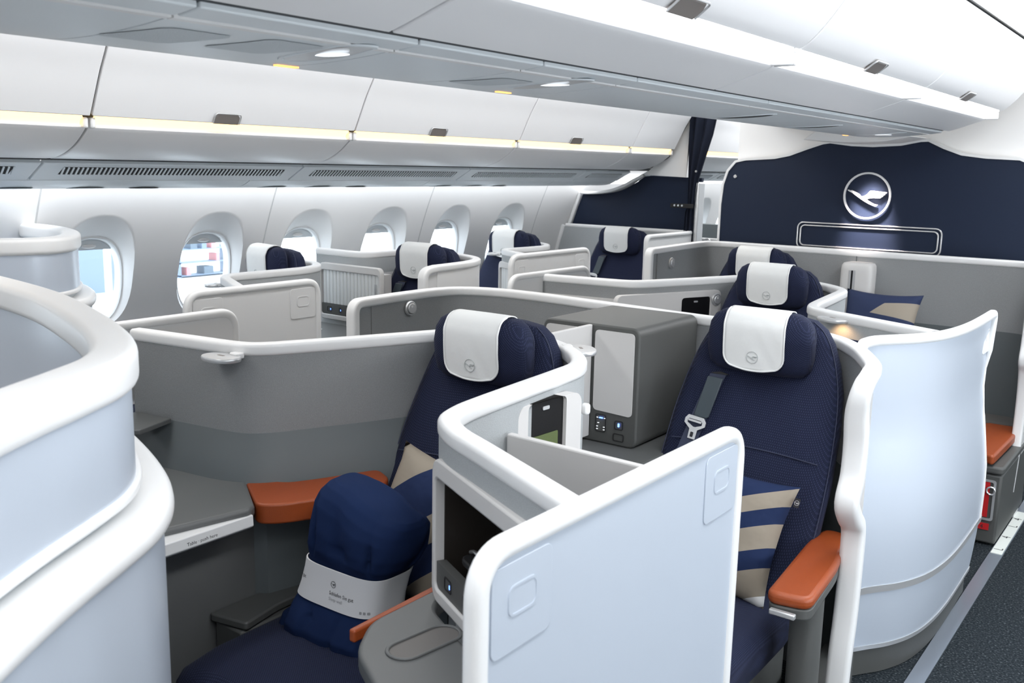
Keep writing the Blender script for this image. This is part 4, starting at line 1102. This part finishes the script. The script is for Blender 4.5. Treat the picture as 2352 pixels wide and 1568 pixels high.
# shelf above that table
t = mesh('stowage_shelf', slab([(-2.58, 1.25), (-2.39, 1.50), (-2.435, 1.632), (-2.58, 1.612)], .885, .90), M['table'], smooth=False, bevel=.003)
tag(t, 'small dark grey shelf corner below the lamp wall beside the blurred shell', 'shelf')
# low padded stowage box beside the cushion
t = thing('stowage_box', 'low dark grey box with a lid between the side table and the blanket seat', 'stowage box', (-1.97, 1.6, 0))
mesh('box_body', box(-2.022, 1.46, 0, -1.915, 1.86, .455), M['dark'], t, bevel=.006)
mesh('lid', slab(rounded([(-2.028, 1.446), (-1.905, 1.47), (-1.932, 1.60), (-1.935, 1.87), (-2.028, 1.87)], .012), .457, .480), M['dark'], t, bevel=.005)
# near table
t = thing('side_table', 'grey side table with a raised oval ring in the centre foreground', 'side table', (-1.0, 1.15, 0))
no = rounded([(-1.252, 1.475), (-1.255, 1.26), (-1.195, 1.165), (-.74, .90), (-.73, 1.13), (-1.20, 1.385), (-1.225, 1.475)], .035)
mesh('table_top', slab(no, .730, .770), M['table'], t, bevel=.010, seg=4)
mesh('table_body', slab(rounded([(-1.21, 1.42), (-1.21, 1.27), (-1.17, 1.18), (-.76, .94), (-.75, 1.12), (-1.18, 1.37)], .03), 0, .73), M['dark'], t)
cap = [(.032*math.cos(a)*1.0, .046+.032*math.sin(a)) for a in [PI*i/10 for i in range(11)]]+[(.032*math.cos(a), -.046+.032*math.sin(a)) for a in [PI+PI*i/10 for i in range(11)]]
ca, sa = math.cos(math.radians(-8)), math.sin(math.radians(-8))
cap = [(x*ca-y*sa, x*sa+y*ca) for x, y in cap]
cr_ = [V((-1.118+x, 1.262+y, .7705)) for x, y in cap]
mesh('oval_ring', sweep(cr_+[cr_[0]], circ(.0042, 8), [V((0, 0, 1))]*(len(cr_)+1)) if False else frame([(x*1.13, y*1.06) for x, y in cap], [(x*.96, y*.98) for x, y in cap], (-1.112, 1.262, .7695), (1, 0, 0), (0, 1, 0), (0, 0, .005)), M['table'], t, bevel=.0018)
mesh('oval_mat', prism([(x*.96, y*.98) for x, y in cap], (-1.112, 1.262, .7698), (1, 0, 0), (0, 1, 0), (0, 0, .0012)), M['tabledk'], t, smooth=False)
ap = mesh('armrest_pad', slab(rounded([(-1.266, 1.215), (-1.250, 1.215), (-1.246, 1.475), (-1.268, 1.475)], .006), .742, .768), M['orange'], t, angle=60, bevel=.006, seg=3); ap['label'] = 'narrow orange leather edge'

# orange armrest of the pair seat
t = mesh('armrest', slab(rounded([(-.815, 2.205), (-.705, 2.225), (-.728, 2.50), (-.775, 2.735), (-.845, 2.735), (-.850, 2.60)], .035), .588, .622), M['orange'], seatB, bevel=.013, seg=4)
t['label'] = 'orange leather armrest on a dark post'
mesh('arm_tray', slab(rounded([(-.812, 2.208), (-.708, 2.228), (-.731, 2.50), (-.778, 2.73), (-.842, 2.73), (-.848, 2.60)], .035), .560, .588), M['dark'], t, bevel=.004)
mesh('release_lever', box(-.800, 2.196, .568, -.735, 2.212, .582), M['satin'], t, bevel=.003)
mesh('arm_post', loft([[V((-.757+x, 2.36+y, z)) for x, y in selp(.036, .055, 3, 28)] for z in (.20, .40, .56)]), M['dark'], t)
mesh('arm_base', box(-.835, 2.28, 0, -.745, 2.80, .235), M['dark'], t, bevel=.008)

# black console between the pair seats
t = thing('centre_console', 'black rounded console box with two pale front panels and sockets', 'console', (XC, 2.86, .76))
mesh('console_body', xf(prism(rr(.372, .395, .028, 6), (-1.635, 2.665, .955), (1, 0, 0), (0, 0, 1), (0, .415, 0)), Matrix.Identity(4)), M['dark'], t, angle=40, bevel=.006)
for x0, x1, l in ((-1.612, -1.466, 'fp'), (-1.806, -1.652, 'fp')):
    o_ = rounded([(x0, .868), (x1, .862), (x1, 1.135), (x0, 1.135)], .016)
    mesh('front_panel', prism(o_, (0, 2.664, 0), (1, 0, 0), (0, 0, 1), (0, -.004, 0)), M['greige'], t, smooth=False)
sk = [(-1.582, .825, .040, .060), (-1.513, .828, .032, .030), (-1.513, .787, .040, .026)]
for x, z, w, h in sk:
    s_ = mesh('socket', frame(rr(w, h, .006, 3, x, z), rr(w-.005, h-.005, .004, 3, x, z), (0, 2.664, 0), (1, 0, 0), (0, 0, 1), (0, -.002, 0)), M['blackm'], t, smooth=False)
mesh('socket_light', join(prism(rr(.014, .004, .001, 1, -1.580, .843), (0, 2.6635, 0), (1, 0, 0), (0, 0, 1), (0, -.002, 0)), prism(rr(.006, .012, .001, 1, -1.513, .829), (0, 2.6635, 0), (1, 0, 0), (0, 0, 1), (0, -.002, 0))), M['led'], t, smooth=False)
mesh('socket_mark', join(*[prism(rr(.006, .002, .0005, 1, x, z), (0, 2.6635, 0), (1, 0, 0), (0, 0, 1), (0, -.002, 0)) for x, z in ((-1.594, .843), (-1.566, .843), (-1.590, .825), (-1.594, .813), (-1.568, .813), (-1.594, .804), (-1.568, .804))]), M['ledw'], t, smooth=False)
pt = mesh('console_partition', prism([(2.40, .775), (2.662, .775), (2.662, 1.150), (2.40, 1.150)], (-1.638, 0, 0), (0, 1, 0), (0, 0, 1), (.014, 0, 0)), M['greige'], t, smooth=False, bevel=.003)
sf = mesh('console_shelf', slab([(-1.85, 2.42), (-1.36, 2.42), (-1.36, 3.06), (-1.85, 3.06)], .735, .757), M['table'], smooth=False, bevel=.004)
tag(sf, 'dark shelf on which the black console box stands', 'shelf')

# table of the window seat beside the ribbed cabinet
t = thing('side_table', 'blue-grey side table with an oval ring below the ribbed cabinet', 'side table', (-3.8, 3.4, 0))
mesh('table_top', slab([(-4.16, 2.85), (-3.72, 2.95), (-3.62, 3.30), (-3.56, 3.69), (-4.16, 3.70)], .735, .77), M['table'], t, bevel=.010, seg=3)
mesh('table_body', slab([(-4.16, 2.9), (-3.75, 3.0), (-3.65, 3.3), (-3.60, 3.66), (-4.16, 3.66)], .0, .735), M['dark'], t, smooth=False)
mesh('oval_ring', frame(selp(.05, .10, 2.4, 32), selp(.045, .094, 2.4, 32), (-3.86, 3.42, .770), (1, 0, 0), (0, 1, 0), (0, 0, .004)), M['satin'], t, smooth=False)

# rear right seat in bed position: lowered armrest, life-vest box
t = mesh('lowered_armrest', slab(rounded([(-.815, 4.66), (-.705, 4.60), (-.695, 5.06), (-.70, 5.24), (-.86, 5.24)], .03), .385, .43), M['orange'], smooth=True, angle=60, bevel=.012, seg=3)
tag(t, 'orange leather pad lying low beside the red life-vest pouch', 'armrest')
t = thing('life_vest_box', 'dark grey box with a red life-vest strap at the aisle', 'stowage box', (-.78, 4.85, 0))
mesh('box_body', box(-.93, 4.64, .01, -.668, 5.35, .335), M['dark'], t, bevel=.01)
mesh('lid', slab(rounded([(-.945, 4.625), (-.662, 4.625), (-.662, 5.35), (-.945, 5.35)], .03), .340, .375), M['dark'], t, bevel=.010, seg=3)
mesh('pouch_frame', frame(rr(.155, .19, .012, 4, -.765, .215), rr(.135, .17, .008, 4, -.765, .215), (0, 4.637, 0), (1, 0, 0), (0, 0, 1), (0, -.005, 0)), M['satin'], t)
mesh('red_strap', box(-.775, 4.633, .135, -.712, 4.6375, .298), M['red'], t)
ring = [V((-.706+.017*math.cos(a), 4.628, .262+.017*math.sin(a))) for a in [2*PI*i/20 for i in range(21)]]
mesh('pull_ring', sweep(ring, circ(.004, 6), [V((0, 1, 0))]*21), M['buckle'], t)
rp_ = mesh('red_plate', box(-.775, 4.634, .075, -.700, 4.638, .105), M['red'], t)
mesh('lettering', text_geo('4', .026, lambda x, y: V((-.735+x, 4.633, .081+y))), M['ink'], rp_, smooth=False)
t = mesh('bed_table', slab([(-1.15, 5.25), (-.72, 5.25), (-.72, 5.44), (-1.15, 5.44)], .40, .43), M['tabledk'], smooth=False); tag(t, 'dark table strip behind the low orange pad', 'table')
t = mesh('bed_surface', loft([[V((x-1.16, y+4.55, z)) for x, y in selp(.36*k, .66*k, 6, 32)] for z, k in ((.20, .97), (.22, 1), (.40, 1), (.42, .97))]), M['navy'], angle=60)
tag(t, 'navy bed surface of the reclined seat under the small cushion', 'bed')

# ================================================================== SOFT THINGS
def pillow(name, label, loc, rot, w, h, th, material):
    n = 22; v, f = [], []
    for side in (1, -1):
        for j in range(n+1):
            for i in range(n+1):
                a, b = -1+2*i/n, -1+2*j/n
                pinch = 1-.10*(1-abs(a)**2)*abs(b)**3, 1-.10*(1-abs(b)**2)*abs(a)**3
                t_ = th*((1-abs(a)**2.6)*(1-abs(b)**2.6))**.55
                wr = .004*noise.noise(V((a*3, b*3, side*2.)))*(1-abs(a)**4)*(1-abs(b)**4)
                v.append((a*w/2*pinch[1], b*h/2*pinch[0], side*(t_+wr)))
    N2 = (n+1)**2
    for s in (0, 1):
        for j in range(n):
            for i in range(n):
                q = s*N2+j*(n+1)+i
                f.append((q, q+1, q+n+2, q+n+1))
    o = mesh(name, (v, f), material, angle=180)
    o.location = loc; o.rotation_euler = rot
    tag(o, label, 'pillow')
    return o
def stop(l): return l
mpA = stripes('pillow_print_bold', [(0, BEIGE), (.0, NAVYC)][:1]+[(.06, NAVYC), (.30, BEIGE), (.40, NAVYC), (.50, BEIGE), (.60, NAVYC), (.78, BEIGE)], -1.0, 1.0, .55)
pA = pillow('striped_pillow', 'navy and beige pillow behind the folded blanket', (-1.615, 1.885, .665), (math.radians(66), math.radians(8), 0), .44, .40, .07, mpA)
mpB = stripes('pillow_print_bands', [(0, BEIGE), (.055, WHT), (.13, BEIGE), (.33, NAVYC), (.47, BEIGE), (.64, NAVYC), (.76, BEIGE), (.885, NAVYC)], -1.3, 2.45, .69)
pB = pillow('striped_pillow', 'broad striped navy and beige pillow on the seat with the orange armrest', (-1.06, 2.50, .635), (math.radians(68), math.radians(4), math.radians(-4)), .36, .36, .07, mpB)
lbl_ = mesh('care_label', prism(rr(.016, .026, .003, 2), (.183, .135, 0), (1, 0, 0), (0, 1, 0), (0, 0, .001)), M['ink'], pB, smooth=False)
mesh('label_emblem', emblem((.183, .135, .0012), (1, 0, 0), (0, 1, 0), .007, (0, 0, .0004), .1, 20), M['paper'], lbl_, smooth=False)
def patch(name):
    m, nt, b = _new(name); b.inputs['Roughness'].default_value = .8
    tc = nt.nodes.new('ShaderNodeTexCoord'); sp = nt.nodes.new('ShaderNodeSeparateXYZ'); nt.links.new(tc.outputs['Object'], sp.inputs[0])
    x, y = sp.outputs[0], sp.outputs[1]
    lo = math_node(nt, 'GREATER_THAN', math_node(nt, 'ADD', y, math_node(nt, 'MULTIPLY', x, .10)), .035)
    hi = math_node(nt, 'LESS_THAN', math_node(nt, 'SUBTRACT', y, math_node(nt, 'MULTIPLY', x, .12)), .095)
    lf = math_node(nt, 'GREATER_THAN', math_node(nt, 'SUBTRACT', x, math_node(nt, 'MULTIPLY', y, 1.1)), -.08)
    k = math_node(nt, 'MULTIPLY', math_node(nt, 'MULTIPLY', lo, hi), lf)
    mx = nt.nodes.new('ShaderNodeMix'); mx.data_type = 'RGBA'
    mx.inputs['A'].default_value = (*NAVYC, 1); mx.inputs['B'].default_value = (*BEIGE, 1)
    nt.links.new(k, mx.inputs['Factor']); nt.links.new(mx.outputs['Result'], b.inputs['Base Color'])
    return m
pD = pillow('bed_pillow', 'small navy pillow with one beige flash below the slotted box', (-1.415, 5.20, .880), (math.radians(70), 0, math.radians(-3)), .40, .34, .06, patch('pillow_print_flash'))
mpG = stripes('pillow_print_corner', [(0, BEIGE), (.02, BEIGE), (.62, NAVYC), (.9, BEIGE)], 1.6, .2, .5)
pG = pillow('bed_pillow', 'beige and blue pillow on the seat beside the ribbed cabinet', (-3.47, 3.42, .60), (math.radians(58), 0, 0), .42, .38, .07, mpG)

# folded blanket with its paper band
bc = [(.445, .140, .070, -1.705, 1.60), (.46, .172, .098, -1.702, 1.60), (.50, .172, .104, -1.694, 1.603), (.54, .150, .090, -1.682, 1.61), (.57, .136, .078, -1.674, 1.615), (.615, .132, .076, -1.665, 1.62), (.67, .133, .078, -1.652, 1.626),
      (.70, .142, .096, -1.643, 1.633), (.735, .143, .104, -1.634, 1.64), (.785, .141, .100, -1.627, 1.646), (.808, .138, .092, -1.622, 1.652), (.824, .132, .074, -1.619, 1.656), (.834, .120, .048, -1.616, 1.66)]
secs = []
for a, b in zip(bc, bc[1:]):
    for k in range(7):
        s = k/7; z, hw, hd, cx, cy = [a[i]+(b[i]-a[i])*s for i in range(5)]
        ring = []
        for i, (x, y) in enumerate(selp(hw, hd, 3.8, 140)):
            band = max(0, min(1, (abs(z-.619)-.056)/.05)); ed = math.exp(-((abs(z-.619)-.085)/0.075)**2)*band
            fo = abs(math.sin(x*34+noise.noise(V((x*8, z*6, 1.)))*1.6+z*9+(1 if y > 0 else 0)))
            q = 1+band*.07*noise.noise(V((x*9+3, z*9+x*12, y*7)))-ed*.27*(1-fo)**3+band*.02*noise.noise(V((x*26, z*20-x*34, y*20)))
            tilt = -.30*x*max(0, min(1, (z-.66)/.14))
            ring.append(V((cx+x*(1+(q-1)*.5), cy+y*q, z+tilt+band*.012*noise.noise(V((x*10, y*10, z*10))))))
        secs.append(ring)
t = thing('folded_blanket', 'folded navy blanket held by a white paper band on the seat', 'blanket', (-1.67, 1.62, .445))
mesh('cloth', loft(secs), M['blanket'], t, angle=180)
def blk(z):
    for a, b in zip(bc, bc[1:]):
        if a[0] <= z <= b[0]:
            s = (z-a[0])/(b[0]-a[0]); return [a[i]+(b[i]-a[i])*s for i in range(1, 5)]
secs = []
for z, g in ((.570, .003), (.5705, .006), (.60, .005), (.64, .005), (.668, .006), (.6685, .003)):
    hw, hd, cx, cy = blk(z); secs.append([V((cx+x, cy+y, z)) for x, y in selp(hw+g, hd+g, 3.8, 96)])
bnd = mesh('paper_band', loft(secs, caps=False), M['paper'], t, angle=60)
def on_band(x, z, e=.0062):
    hw, hd, cx, cy = blk(z); hw += e; hd += e; xx = max(-hw*.99, min(hw*.99, x-cx))
    return V((x, cy-hd*(1-(abs(xx)/hw)**3.8)**(1/3.8), z))
mesh('lettering', text_geo('Schlafen Sie gut', .0130, lambda x, y: on_band(-1.668+x, .606+y)), M['ink'], bnd, smooth=False)
mesh('lettering', text_geo('Sleep well', .0115, lambda x, y: on_band(-1.668+x, .592+y)), M['inkg'], bnd, smooth=False)
mesh('lettering', text_geo('Sie gut', .0130, lambda x, y: on_band(-1.795+x, .620+y)), M['ink'], bnd, smooth=False)
ev = emblem((0, 0, 0), (1, 0, 0), (0, 1, 0), .0085, (0, 0, .0002), .12, 24)
mesh('band_emblem', ([on_band(-1.655+p[0], .633+p[1], .0062+p[2]) for p in ev[0]], ev[1]), M['ink'], bnd, smooth=False)
mesh('band_mark', join(*[([on_band(-1.565+x+k*.009, .584+y) for x, y in rr(.006, .007, .001, 1)], [tuple(range(8))]) for k in range(3)]), M['inkg'], bnd, smooth=False)

# ================================================================== FAR CABIN
core = [V((-3.75, 6.98, 1.12)), V((-2.75, 6.98, 1.12))]
t = thing('seat_shell', 'dark grey seat shell with a round lamp seen through the doorway', 'seat shell', (-3.2, 7.0, 0), 'far cabin seat shells')
mesh('rim_trim', sweep(core, TRIM_S), M['trim'], t)
mesh('fabric_panel', box(-3.75, 6.965, 0, -2.75, 6.99, 1.115), M['dark'], t, smooth=False)
knob(t, (-3.235, 6.962, 1.105), (0, -1, 0), .030)
t = mesh('seat_shell', loft([[V((x*k-3.55, y*k+7.9, z)) for x, y in selp(.30, .06, 5, 28)] for z, k in ((0, 1), (1.15, 1), (1.19, .9))]), M['lower'])
tag(t, 'far grey seat top below the window seen through the doorway', 'seat shell')

# outdoors: pale apron and hangar seen through the windows
M['apron'] = mat('pale_apron', (.75, .76, .76), .8)
M['bluegrey'] = mat('blue_grey_sheet', (.16, .205, .275), .6)
M['hred'] = mat('red_paint', (.5, .22, .22), .6)
M['hdark'] = mat('dark_steel', (.11, .14, .17), .6)
struct(mesh('ground', box(-60, -40, -4.6, -4.9, 60, -4.5), M['apron'], smooth=False))
t = thing('hangar_door', 'blue-grey hangar doors seen through the first window', 'hangar door', (-41.8, 22, -4.5))
mesh('door_leaf', box(-42, 14, -4.5, -41.6, 24.7, 4), M['bluegrey'], t, smooth=False)
mesh('door_leaf', box(-42, 25.3, -4.5, -41.6, 26.1, 4), M['bluegrey'], t, smooth=False)
t = thing('hangar_rack', 'steel racks with red and dark crates seen through the second window', 'rack', (-44.4, 32, -4.5))
for z in (-4.42, -3.75, -3.05): mesh('rack_shelf', box(-44.8, 30.4, z, -44, 33.6, z+.06), M['bluegrey'], t, smooth=False)
for y in (30.4, 33.5): mesh('rack_post', box(-44.8, y, -4.5, -44, y+.08, -2.5), M['bluegrey'], t, smooth=False)
for y, z, w, m in ((31.9, -4.36, .6, 'hdark'), (30.8, -4.36, .25, 'hred'), (32.7, -3.69, .2, 'hred'), (31.1, -2.99, .4, 'hdark'), (32.4, -2.99, .3, 'hred'), (31.8, -2.99, .3, 'bluegrey')):
    mesh('crate', box(-44.7, y, z, -44, y+w, z+.40), M[m], t, smooth=False)

# ================================================================== LIGHT
def area(name, loc, size, sy, power, col, rot):
    l = bpy.data.lights.new(name, 'AREA'); l.shape = 'RECTANGLE'; l.size = size; l.size_y = sy; l.energy = power; l.color = col
    o = bpy.data.objects.new(name, l); COL.objects.link(o); o.location = loc; o.rotation_euler = rot
    return o
W = (.975, .985, 1.0)
area('right_aisle_cove', (-.30, 2.6, 2.33), .30, 7.4, 56, W, (0, math.radians(6), 0))
area('left_aisle_cove', (-2.66, 4.2, 2.30), .22, 10.6, 54, W, (0, 0, 0))
area('window_wash', (-3.985, 4.4, 1.528), .05, 10.6, 8, (.95, .97, 1.0), (0, math.radians(-8), 0))
area('far_cabin_cove', (-2.7, 8.9, 2.28), .3, 4.0, 30, W, (0, 0, 0))
for i, yc in enumerate(WIN_Y[:6]):
    area('daylight_right', (2*XC-wall_x(WZ)+.05, yc, WZ), .28, .38, 4.2, (.90, .95, 1.0), (PI/2, 0, PI/2))
sl_ = bpy.data.lights.new('emblem_spot', 'SPOT'); sl_.energy = 130; sl_.spot_size = math.radians(40); sl_.spot_blend = .95; sl_.color = (1.0, .84, .78); sl_.shadow_soft_size = .03
so = bpy.data.objects.new('emblem_spot', sl_); COL.objects.link(so); so.location = (-1.605, 5.39, 1.795)
so.rotation_euler = (V((-1.615, 5.575, 1.36))-V(so.location)).to_track_quat('-Z', 'Y').to_euler()
sl_ = bpy.data.lights.new('seat_lamp_spot', 'SPOT'); sl_.energy = .45; sl_.spot_size = math.radians(130); sl_.spot_blend = .6; sl_.color = (1.0, .58, .26); sl_.shadow_soft_size = .012
so = bpy.data.objects.new('seat_lamp_spot', sl_); COL.objects.link(so); so.location = (-1.10, 3.455, 1.114)
so.rotation_euler = (V((-.97, 3.60, .80))-V(so.location)).to_track_quat('-Z', 'Y').to_euler()

w = bpy.data.worlds.new('sky'); S.world = w; w.use_nodes = True
nt = w.node_tree; bg = nt.nodes['Background']
bg.inputs['Color'].default_value = (.86, .93, 1.0, 1); bg.inputs['Strength'].default_value = 4.2

# ================================================================== CAMERA
cd = bpy.data.cameras.new('camera'); cam = bpy.data.objects.new('camera', cd); COL.objects.link(cam)
cd.sensor_fit = 'HORIZONTAL'; cd.sensor_width = 36; cd.lens = 36*2214.64/2352
cd.clip_start = .05; cd.clip_end = 200
yaw, pitch, roll = .6320881882, .1791462723, .0208032436
fw_ = V((-math.sin(yaw), math.cos(yaw), 0)); rt = V((math.cos(yaw), math.sin(yaw), 0)); up_ = V((0, 0, 1))
f2 = fw_*math.cos(pitch)-up_*math.sin(pitch); u2 = up_*math.cos(pitch)+fw_*math.sin(pitch)
r3 = rt*math.cos(roll)+u2*math.sin(roll); u3 = u2*math.cos(roll)-rt*math.sin(roll)
R3 = Matrix((r3, u3, -f2)).transposed()
cam.matrix_world = Matrix.Translation((0, 0, 1.65)) @ R3.to_4x4()
cd.dof.use_dof = True; cd.dof.focus_distance = 3.0; cd.dof.aperture_fstop = 8.0
S.camera = cam
S.view_settings.view_transform = 'Standard'; S.view_settings.look = 'None'
S.view_settings.exposure = 0.45; S.view_settings.gamma = 1.0; S.view_settings.use_curve_mapping = False
S.cycles.max_bounces = 8; S.cycles.diffuse_bounces = 5; S.cycles.glossy_bounces = 3; S.cycles.transparent_max_bounces = 8
S.cycles.caustics_reflective = False; S.cycles.caustics_refractive = False
S.cycles.use_denoising = True
